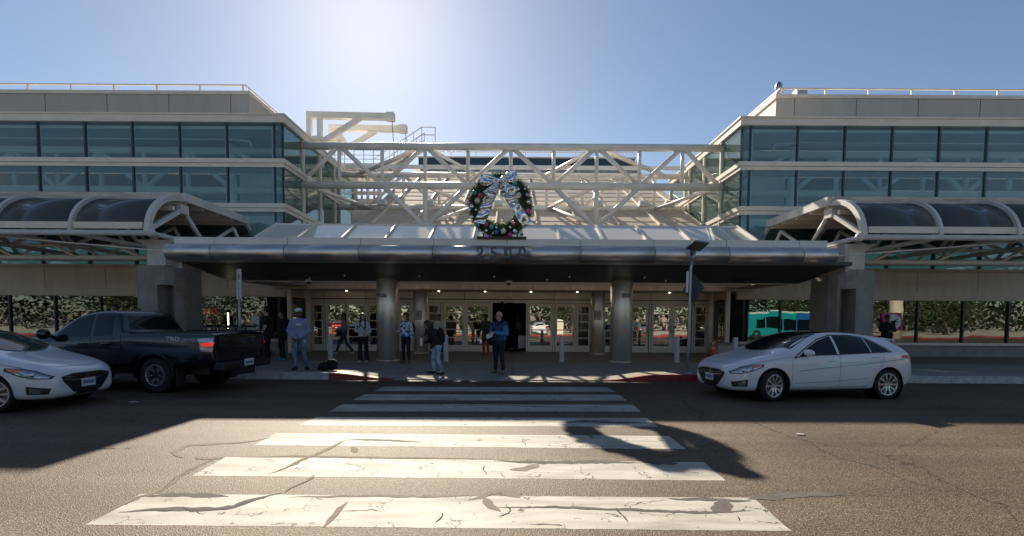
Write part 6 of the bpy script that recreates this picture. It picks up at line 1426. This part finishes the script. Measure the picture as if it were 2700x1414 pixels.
        if hair == 'ponytail': rounded(m, hv(0, .09, .03), hv(0, .15, -.10), .03, .02); rounded(m, hv(0, .15, -.10), hv(0, .14, -.26), .022, .012)
        if hair == 'bun': m.ell(hv(0, .12, .07), (.045, .045, .045), 12, 8)
        ho = remesh(m.build('hair', hairc, body), .009, 3)
        # keep the face clear : drop hair in front of the face
        bm = bmesh.new(); bm.from_mesh(ho.data); HI = HR.transposed()
        dl = [v for v in bm.verts if (lambda q: q.y < -.028 and q.z < (.055 if hair != 'bob' else .040) and q.z > -.13 and abs(q.x) < .070)(HI @ (v.co - hd))]
        bmesh.ops.delete(bm, geom=dl, context='VERTS'); bm.to_mesh(ho.data); bm.free()
    if cap:
        m = MB(); m.ell(hv(0, .018, .056), (.100, .116, .088), 20, 12, rot=HR); o = remesh(m.build('cap', cap[0], body), .010, 2)
        bm = bmesh.new(); bm.from_mesh(o.data); HI = HR.transposed(); bmesh.ops.delete(bm, geom=[v for v in bm.verts if (HI @ (v.co - hd)).z < .028], context='VERTS'); bm.to_mesh(o.data); bm.free()
        m = MB(); m.ell(hv(0, -.115, .048), (.068, .075, .010), 16, 8, rot=HR); m.build('cap_peak', cap[1], o)
    if hood:
        m = MB(); rounded(m, nk + Vector((-.06, .06, .0)), nk + Vector((.06, .06, .0)), .055, .055); remesh(m.build('hood', top, body), .011, 4)
    if extra: extra(j, body, tp, hv)
    Ms = Matrix.Scale(s, 4)
    def sc(o):
        if o.data: o.data.transform(Ms)
        for c in children(o): sc(c)
    sc(t); t.location = (pos.x, pos.y, hs(pos.x, pos.y) + .004); t.rotation_euler = (0, 0, yaw)
    return t, s
def gp(px, py): return G(px, py, .18) if py < 972 else G(px, py, .14)
def held(name, label, cat, t, build_fn):   # an object worn or carried: own top-level thing placed in its bearer's frame
    o = thing(name, label, cat, (0, 0, 0)); build_fn(o)
    p, s = t
    for c in children(o):
        def sc(q):
            q.data.transform(Matrix.Scale(s, 4))
            for d in children(q): sc(d)
        sc(c)
    o.location = p.location; o.rotation_euler = p.rotation_euler; return o
def backpack(c, rx=.15, ry=.10, rz=.22, mt='black', both=True, strap_to=None):
    def f(o):
        cx, cy, cz = c; m = MB(); m.ell((cx, cy, cz), (rx, ry, rz), 20, 14); m.ell((cx, cy + ry * .3, cz - rz * .45), (rx * .8, ry * .8, rz * .45), 18, 12); b = remesh(m.build('bag_body', mt, o), .012, 3)
        m = MB()
        for sx in (-1, 1): m.path([(cx + sx * .10, cy - ry * .6, cz + rz * .7), (cx + sx * .115, cy - ry - .10, cz + rz * .85), (cx + sx * .12, cy - ry - .235, cz + rz * .35), (cx + sx * .13, cy - ry - .20, cz - rz * .3), (cx + sx * .13, cy - ry * .5, cz - rz * .6)], .016, n=8)
        m.build('shoulder_strap', mt, b)
        m = MB(); m.path([(cx - .04, cy - ry * .3, cz + rz * .97), (cx, cy - ry * .3, cz + rz * 1.18), (cx + .04, cy - ry * .3, cz + rz * .97)], .009, n=6); m.build('carry_handle', mt, b)
    return f
cloth('black_cloth', (0.012, 0.012, 0.014)); cloth('black_trousers', (0.010, 0.010, 0.012)); cloth('lavender_sweat', (0.25, 0.26, 0.40)); cloth('grey_sweater', (0.22, 0.21, 0.24)); cloth('white_jacket', (0.52, 0.54, 0.54)); cloth('olive_coat', (0.045, 0.048, 0.035)); cloth('red_trousers', (0.42, 0.04, 0.025)); cloth('blue_sleeve', (0.05, 0.20, 0.42)); cloth('navy_vest', (0.02, 0.045, 0.12)); cloth('dark_navy', (0.010, 0.013, 0.025)); cloth('dark_jeans', (0.02, 0.035, 0.07)); cloth('tan_shoe', (0.22, 0.15, 0.10)); cloth('white_shoe', (0.5, 0.5, 0.48)); cloth('dark_red_shoe', (0.05, 0.01, 0.012)); cloth('teal_shoe', (0.02, 0.25, 0.36)); cloth('bag_black', (0.008, 0.008, 0.009)); cloth('capwhite', (0.6, 0.62, 0.70)); cloth('tan_bag', (0.16, 0.13, 0.08))
denim('ripped_denim', (0.075, 0.13, 0.20), (0.5, 0.54, 0.56)); denim('pale_denim', (0.16, 0.24, 0.34), (0.36, 0.44, 0.52)); floral('blue_floral')
# 1 man in black T-shirt, facing left, with a tablet
t1 = person('tall man in black T-shirt facing left with a tablet, beside the pickup tailgate', gp(705, 956), 1.83, -R(82), 'light', dict(wl=(-.20, -.20, 1.10), wr=(.235, -.08, .90), el=(-.26, .05, 1.14), er=(.27, .05, 1.15)), 'black_cloth', 'black_trousers', 'teal_shoe', 'short', 'hair_black', 'short', 1.18)
def tab(o): m = MB(); m.bar((-.26, -.24, 1.10), (-.12, -.42, 1.22), .18, .012); bevel(m.build('screen_slab', 'black', o), .003)
held('tablet', 'thin dark tablet held out by the man in the black T-shirt', 'tablet', t1, tab)
# 2 dark clothed man behind
t2 = person('person dressed all in black with backpack, behind the man in the T-shirt', gp(745, 950), 1.72, -R(40), 'tan', dict(wl=(-.2, -.12, .98), wr=(.22, -.10, .95), al=(-.16, .05, .09), tl=(-.22, -.10, .035), ar=(.17, -.02, .09), tr=(.20, -.17, .035)), 'black_cloth', 'black_trousers', 'teal_shoe', 'short', 'hair_black', 'long', 1.05, hood=True)
held('backpack', 'black backpack on the person in black behind the T-shirt man', 'backpack', t2, backpack((0, .24, 1.22), .16, .11, .24, 'bag_black'))
def shb(o):
    m = MB(); m.ell((.30, -.10, .86), (.19, .13, .10), 18, 12); b = remesh(m.build('bag_body', 'bag_black', o), .012, 2); m = MB(); m.path([(.18, -.10, .93), (.20, -.10, 1.05), (.32, -.10, 1.05), (.40, -.1, .93)], .012); m.build('bag_handle', 'bag_black', b)
held('shoulder_bag', 'bulky black bag hanging in front of the person in black', 'bag', t2, shb)
# 3 man with white cap
def ex3(j, body, tp, hv):
    m = MB(); m.box(-.075, -.03, -.195, -.160, 1.285, 1.325); m.build('chest_print', 'orange', tp); m = MB(); m.box(-.028, .105, -.195, -.155, 1.288, 1.320); m.build('chest_print', 'white', tp)
t3 = person('man in lavender sweatshirt, ripped jeans, white cap and sunglasses, hands together', gp(791, 979), 1.74, R(6), 'brown', dict(wl=(-.075, -.25, .93), wr=(.075, -.25, .93), el=(-.275, -.02, 1.12), er=(.275, -.02, 1.12), kl=(-.13, -.04, .50), kr=(.12, -.03, .50), al=(-.12, .0, .09), ar=(.18, .02, .09), tl=(-.13, -.15, .035), tr=(.26, -.12, .035)), 'lavender_sweat', 'ripped_denim', 'dark_red_shoe', 'short', 'hair_black', 'long', 1.10, head_yaw=R(42), glasses=True, cap=('capwhite', 'black_cloth'), extra=ex3, topd=.02)
def phone(o): m = MB(); m.box(-.035, .035, -.335, -.325, .92, .94); bevel(m.build('case', 'white', o), .002)
held('phone', 'small pale phone in the hands of the man in the lavender sweatshirt', 'phone', t3, phone)
g = G(857, 981, .16); t = thing('duffel_bag', 'large slumped black bag on the pavement beside the man in the white cap', 'bag', (g.x, g.y, hs(g.x, g.y)))
m = MB(); z0 = hs(g.x, g.y) + .01; gx, gy = g.x, g.y + .15
rounded(m, (gx - .12, gy, z0 + .10), (gx + .14, gy + .05, z0 + .17), .13, .15); rounded(m, (gx - .02, gy, z0 + .15), (gx + .09, gy, z0 + .21), .11, .10); m.ell((gx + .20, gy - .02, z0 + .11), (.10, .12, .10)); m.ell((gx - .17, gy - .02, z0 + .07), (.09, .12, .07))
for v in m.bm.verts: v.co.z = max(z0 - .008, v.co.z)
b = remesh(m.build('bag_body', 'bag_black', t), .012, 3)
m = MB(); m.path([(gx - .05, gy - .12, z0 + .22), (gx + .02, gy - .15, z0 + .30), (gx + .12, gy - .12, z0 + .29), (gx + .16, gy - .10, z0 + .22)], .013); m.path([(gx + .2, gy - .12, z0 + .15), (gx + .27, gy - .14, z0 + .05), (gx + .18, gy - .16, z0 + .01)], .011); m.build('bag_handle', 'bag_black', b)
# 4 woman walking left
t4 = person('woman in grey sweater and blue jeans walking left past the doors', gp(908, 934), 1.68, -R(80), 'olive', dict(hl=(-.09, 0, .93), hr=(.09, 0, .93), kl=(-.09, -.20, .52), al=(-.09, -.33, .10), tl=(-.09, -.49, .05), kr=(.09, .10, .50), ar=(.09, .36, .13), tr=(.09, .24, .04), wl=(-.22, -.26, 1.06), el=(-.24, .0, 1.13), wr=(.22, -.22, 1.08), er=(.24, .03, 1.13)), 'grey_sweater', 'dark_jeans', 'white_shoe', 'long', 'hair_black', 'long', .92)
# 5 woman white jacket looking up
t5 = person('long haired woman in short white jacket and black flared trousers looking up', gp(958, 956), 1.64, R(10), 'light', dict(wl=(.02, -.21, 1.09), wr=(.13, -.20, 1.02), el=(-.25, -.03, 1.14), er=(.25, -.02, 1.14), al=(-.11, .02, .09), ar=(.13, .02, .09)), 'white_jacket', 'black_trousers', 'white_shoe', 'verylong', 'hair_black', 'long', .92, head_yaw=R(22), head_pitch=R(-24), flare=.03, topd=.018)
held('backpack', 'dark backpack on the back of the woman in the white jacket', 'backpack', t5, backpack((-.06, .20, 1.20), .15, .09, .2, 'bag_black'))
def crb(o):
    m = MB(); m.ell((.26, -.08, .86), (.09, .06, .11), 14, 10); b = remesh(m.build('bag_body', 'tan_bag', o), .011, 2); m = MB(); m.path([(.24, -.10, .95), (.10, -.17, 1.15), (-.08, -.14, 1.38), (-.13, -.02, 1.48)], .008); m.build('bag_strap', 'bag_black', b)
held('shoulder_bag', 'small olive crossbody bag worn by the woman in the white jacket', 'bag', t5, crb)
# 6 woman floral
t6 = person('woman in blue floral shirt and black trousers standing left of the inner column', gp(1071, 957), 1.66, -R(18), 'light', dict(wl=(-.20, -.16, 1.12), el=(-.24, .04, 1.14), wr=(.25, -.02, .88)), 'blue_floral', 'black_trousers', 'tan_shoe', 'bob', 'hair_brown', 'long', .98, head_yaw=-R(20), topd=.018)
held('backpack', 'round black backpack on the woman in the blue floral shirt', 'backpack', t6, backpack((.06, .25, 1.20), .16, .13, .24, 'bag_black'))
# 7 bending woman
t7 = person('woman in black hoodie and ripped pale jeans bending forward near the kerb', gp(1150, 981), 1.64, -R(62), 'olive', dict(hipc=(0, .05, .92), chest=(0, -.10, 1.23), neck=(0, -.20, 1.38), head=(0, -.30, 1.50), sl=(-.16, -.13, 1.33), sr=(.16, -.13, 1.33), el=(-.20, -.12, 1.04), er=(.20, -.06, 1.05), wl=(-.16, -.30, .96), wr=(.12, -.20, .82), hl=(-.09, .04, .90), hr=(.09, .04, .90), kl=(-.10, -.06, .49), kr=(.10, .02, .49), al=(-.14, -.02, .09), ar=(.14, .14, .09), tl=(-.20, -.17, .035), tr=(.17, -.01, .035)), 'black_cloth', 'pale_denim', 'black_cloth', 'verylong', 'hair_black', 'long', .98, head_pitch=R(6), hood=True, topd=.022)
held('backpack', 'large black backpack on the bending woman in the hoodie', 'backpack', t7, backpack((0, .14, 1.17), .17, .13, .25, 'bag_black'))
def btl(o): m = MB(); m.lathe([(.001, .86), (.045, .86), (.045, 1.08), (.035, 1.11), (.001, 1.115)], (-.15, -.42, 0), n=18); m.build('bottle_body', 'white', o)
held('white_bottle', 'white tall bottle held low by the bending woman in the hoodie', 'bottle', t7, btl)
t7b = person('person in a white and blue top mostly hidden behind the bending woman', G(1158, 934, .18), 1.66, R(15), 'olive', None, 'white_jacket', 'black_trousers', 'white_shoe', 'short', 'hair_black', 'long', .95)
# 8 woman olive coat
t8 = person('woman in dark green coat and red trousers reading by the sliding door', gp(1281, 936), 1.68, -R(28), 'brown', dict(wl=(-.06, -.24, 1.16), wr=(.08, -.24, 1.16), el=(-.22, -.04, 1.13), er=(.22, -.04, 1.13)), 'olive_coat', 'red_trousers', 'tan_shoe', 'bun', 'hair_black', 'long', .98, coat_len=.34, head_pitch=R(14), topd=.022)
# 9 bald man
def ex9(j, body, tp, hv):
    for nm, w in (('sl', 'wl'), ('sr', 'wr')):
        e = 'e' + nm[1]; m = MB(); rounded(m, j[nm], j[e], .080, .068); rounded(m, j[e], j[e].lerp(j[w], .92), .066, .046); remesh(m.build('sleeve', 'blue_sleeve', tp), .011, 5)
    m = MB(); rounded(m, Vector((.15, .0, 1.02)), Vector((.15, 0, 1.22)), .075, .075); rounded(m, Vector((-.15, .0, 1.02)), Vector((-.15, 0, 1.22)), .075, .075); remesh(m.build('side_panel', 'blue_sleeve', tp), .012, 5)
t9 = person('bald man in blue vest over lighter blue sleeves, sunglasses, holding papers', gp(1316, 980), 1.77, -R(34), 'light', dict(wl=(-.06, -.27, 1.12), wr=(.04, -.30, 1.16), el=(-.26, -.05, 1.13), er=(.29, -.06, 1.13), al=(-.13, .0, .09), ar=(.13, .02, .09)), 'navy_vest', 'dark_navy', 'tan_shoe', None, 'hair_grey', 'none', 1.15, head_yaw=-R(28), glasses=True, collar=True, extra=ex9, topd=.020)
def pap(o): m = MB(); m.bar((-.20, -.34, 1.05), (.02, -.36, 1.12), .012, .10, up=(0, 0, 1)); m.bar((-.19, -.352, 1.02), (.01, -.372, 1.09), .008, .09, up=(.2, 0, 1)); m.build('sheets', 'white', o)
held('papers', 'folded white papers in the hands of the bald man in blue', 'papers', t9, pap)
def sb(o):
    m = MB(); m.ell((-.30, .02, .93), (.14, .11, .16), 18, 12); b = remesh(m.build('bag_body', 'bag_black', o), .012, 2); m = MB(); m.path([(-.24, .10, 1.05), (-.08, .19, 1.30), (.12, .12, 1.50), (.17, 0, 1.51), (.08, -.16, 1.40), (-.12, -.205, 1.2), (-.26, -.08, 1.04)], .015, n=8); m.build('bag_strap', 'bag_black', b)
held('shoulder_bag', 'black shoulder bag slung across the bald man in blue', 'bag', t9, sb)
# 10 dark person right, 11 head behind pickup, 12 inside the door
t10 = person('person in dark clothes standing behind the tail of the white hatchback', G(2336, 942, .18), 1.74, -R(15), 'olive', dict(wl=(-.05, -.22, 1.10), wr=(.08, -.24, 1.12), el=(-.25, -.03, 1.13), er=(.26, -.03, 1.13)), 'black_cloth', 'black_trousers', 'black_cloth', 'short', 'hair_black', 'long', 1.15)
t11 = person('person behind the pickup cab, only the dark hair showing above its roof', G(308, 945, .18), 1.90, R(20), 'olive', None, 'black_cloth', 'black_trousers', 'black_cloth', 'short', 'hair_black', 'long', 1.05)
t12 = person('shadowy person walking inside the open sliding doorway', Vector((P(1366, 900, 24.2).x, 24.2, .18)), 1.70, -R(60), 'olive', dict(kl=(-.09, -.16, .52), al=(-.09, -.24, .10), tl=(-.09, -.40, .05)), 'grey_sweater', 'dark_jeans', 'white_shoe', 'short', 'hair_black', 'long', 1.0)
# ================================================================ WHAT STANDS BEHIND THE CAMERA (seen mirrored in the glass)
M['leaf'] = mat('tree_leaf', (0.04, 0.055, 0.02), .8, var=.5, vs=3); M['bark'] = mat('bark', (0.16, 0.12, 0.09), .85, var=.3, vs=8)
def tree(kind, x, y, h, r, seed, label, n=3600):
    rt = random.Random(seed); t = thing('tree', label, 'tree', (x, y, 0), 'trees across the road behind the viewer')
    m = MB(); m.tube((x, y, 0), (x + .15, y, h * .42), .20, .13, n=12); tips = []
    for k in range(7):
        a = 2 * math.pi * k / 7 + rt.random(); e = Vector((x + math.cos(a) * r * rt.uniform(.45, .8), y + math.sin(a) * r * rt.uniform(.45, .8), h * rt.uniform(.32, .92))); m.tube((x + .13, y, h * rt.uniform(.3, .42)), e, .08, .025, n=8); tips.append(e)
    m.build('trunk', 'bark', t); m = MB(); tips.append(Vector((x, y, h * .85)))
    for i in range(n):
        c = rt.choice(tips); d = Vector((rt.gauss(0, 1), rt.gauss(0, 1), rt.gauss(0, .75))) * r * .27; p = c + d; u = Vector((rt.uniform(-1, 1), rt.uniform(-1, 1), rt.uniform(-1, 1))).normalized() * rt.uniform(.10, .2); v = u.orthogonal().normalized() * u.length * .6
        m.poly([p - u, p - v, p + u, p + v])
    m.build('crown', 'leaf', t, fix=False)
for i, (x, y, h, r) in enumerate([(-27, -19, 6.5, 3.4), (-18, -22, 7, 3.6), (-10, -20, 6, 3.2), (-2, -24, 7, 3.6), (8, -21, 6, 3.4), (17, -24, 7, 3.6), (28, -23, 6.5, 3.6), (40, -26, 7, 3.8), (-40, -25, 7, 3.8), (52, -24, 7, 3.8), (64, -30, 7, 3.8), (-54, -26, 7, 3.8)]):
    tree('t', x, y, h, r, 100 + i, ('roadside tree behind the viewer, seen mirrored in the %s' % ['far left window', 'left shop window', 'left doors', 'middle doors', 'right doors', 'right round post glass', 'right shop window', 'far right window', 'outermost left window', 'window right of the round emblem', 'outermost right window', 'window at the left picture edge'][i]))
m = MB(); m.box(-60, 60, -7.4, -7.2, 0, .16); structure(m.build('red_kerb', 'redcurb'))
m = MB(); m.box(-60, 60, -10.5, -7.403, 0, .15); structure(m.build('median_pavement', 'sidewalk'))
m = MB(); m.box(-150, 150, -46, -45.2, 0, 2.6); o = m.build('parking_wall', 'concrete'); tag(o, 'long low concrete wall closing the car park behind the viewer', 'wall')
for i, (x, y, pt_, rot) in enumerate([(-20, -13, 'carred', 1.4), (-14, -13.2, 'carsilver', 1.6), (-8.5, -13, 'carwhite', 1.55), (-2.5, -13.1, 'cargrey', 1.5), (3.2, -13, 'carwhite', 1.6), (9, -13.2, 'carsilver', 1.55), (14.5, -13, 'cargrey', 1.5)]):
    c = copy_tree(HC.t); place(c, x, y, rot); c['label'] = 'parked %s hatchback mirrored in the %s' % ({'carred': 'red', 'carsilver': 'silver', 'carwhite': 'white', 'cargrey': 'grey'}[pt_], ['far left window', 'left window beside the pier', 'door beside the left round post', 'left double doors', 'middle doors', 'right double doors', 'right sidelight'][i]); c['category'] = 'car'; c['group'] = 'parked cars mirrored in the glass'
    def rp(o):
        for ch in [q for q in bpy.data.objects if q.parent == o]:
            if ch.data and ch.data.materials and ch.data.materials[0] and ch.data.materials[0].name.startswith('white_car_paint'):
                for sl in ch.material_slots: sl.link = 'OBJECT'; sl.material = M[pt_]
            rp(ch)
    if pt_ != 'carwhite': rp(c)
# turquoise shuttle bus, mirrored in the right shop window
BUS = thing('shuttle_bus', 'turquoise and blue shuttle bus mirrored in the right shop window', 'bus', (22, -4.6, 0))
M['teal'] = mat('turquoise_bus_paint', (0.01, 0.36, 0.36), .3, coat=1); M['busblue'] = mat('blue_bus_paint', (0.01, 0.14, 0.40), .3, coat=1)
bx0, bx1, by0, by1 = 22.2, 31.0, -6.4, -4.2
m = MB(); m.box(bx0, bx0 + 4.8, by0, by1, .35, 2.72); bevel(m.build('front_body', 'teal', BUS), .12)
m = MB(); m.box(bx0 + 4.8, bx1, by0, by1, .35, 2.72); bevel(m.build('rear_body', 'busblue', BUS), .06)
m = MB(); m.box(bx0 + .3, bx1 - .3, by0 + .1, by1 - .1, 2.70, 2.85); bevel(m.build('roof', 'white', BUS), .05)
for k in range(6): m = MB(); m.box(bx0 + .9 + 1.32 * k, bx0 + 2.1 + 1.32 * k, by1 + .003, by1 + .02, 1.1, 2.15); m.build('window', 'carglass', BUS)
m = MB(); m.box(bx0 - .02, bx0 - .003, by0 + .2, by1 - .2, 1.1, 2.3); m.build('windscreen', 'carglass', BUS)
for x in (bx0 + 1.3, bx1 - 1.8): m = MB(); m.lathe([(.2, -.12), (.45, -.12), (.45, .12), (.2, .12)], (x, by1 - .1, .45), 'Y', 28, close=True); m.build('wheel', 'rubber', BUS)
# round cream kiosk column mirrored at far right
t = thing('concrete_column', 'round cream column mirrored in the far right shop window', 'column', (37.0, -5, 0)); m = MB(); m.tube((37.0, -5, 0), (37.0, -5, 4.5), .55, n=32); m.build('shaft', 'beige', t)
# crosswalk attendant kiosk / white pole mirrored in the doors
t = thing('utility_box', 'pale utility cabinet across the road mirrored in the doors', 'cabinet', (5, -8.5, 0)); m = MB(); m.box(4.5, 5.5, -9.0, -8.2, .15, 1.7); bevel(m.build('cabinet_body', 'white', t), .03); m = MB(); m.box(4.52, 4.99, -8.197, -8.185, .25, 1.6); m.box(5.01, 5.48, -8.197, -8.185, .25, 1.6); m.build('cabinet_door', 'trim', t)

M['hedge'] = mat('hedge_leaves', (0.022, 0.032, 0.015), .95, spec=.1, var=.5, vs=1.5, bump=.8, bs=6)
m = MB(); rh = random.Random(4)
for k in range(120):
    hx, hh = -144 + 2.4 * k, rh.uniform(4.5, 8.5)
    for i in range(160):
        p = Vector((hx + rh.gauss(0, 1.3), -42 + rh.gauss(0, .8), hh * rh.random() ** .6)); u = Vector((rh.uniform(-1, 1), rh.uniform(-1, 1), rh.uniform(-1, 1))).normalized() * rh.uniform(.2, .5); v = u.orthogonal().normalized() * u.length * .6
        m.poly([p - u, p - v, p + u, p + v])
o = m.build('tree_belt', 'hedge', fix=False); tag(o, 'far belt of dark foliage beyond the car park, mirrored in all the glass', 'foliage', kind='stuff')

M['lot'] = mat('bounce_concrete', (0.50, 0.44, 0.36), .85, var=.2, vs=.4)  # kept pale and warm so it reflects sunlight onto the facade
m = MB(); m.poly([(-120, -120, .012), (120, -120, .012), (120, -10.51, .012), (-120, -10.51, .012)]); structure(m.build('car_park_bounce', 'lot'))  # unseen ground added behind the camera as a warm bounce surface
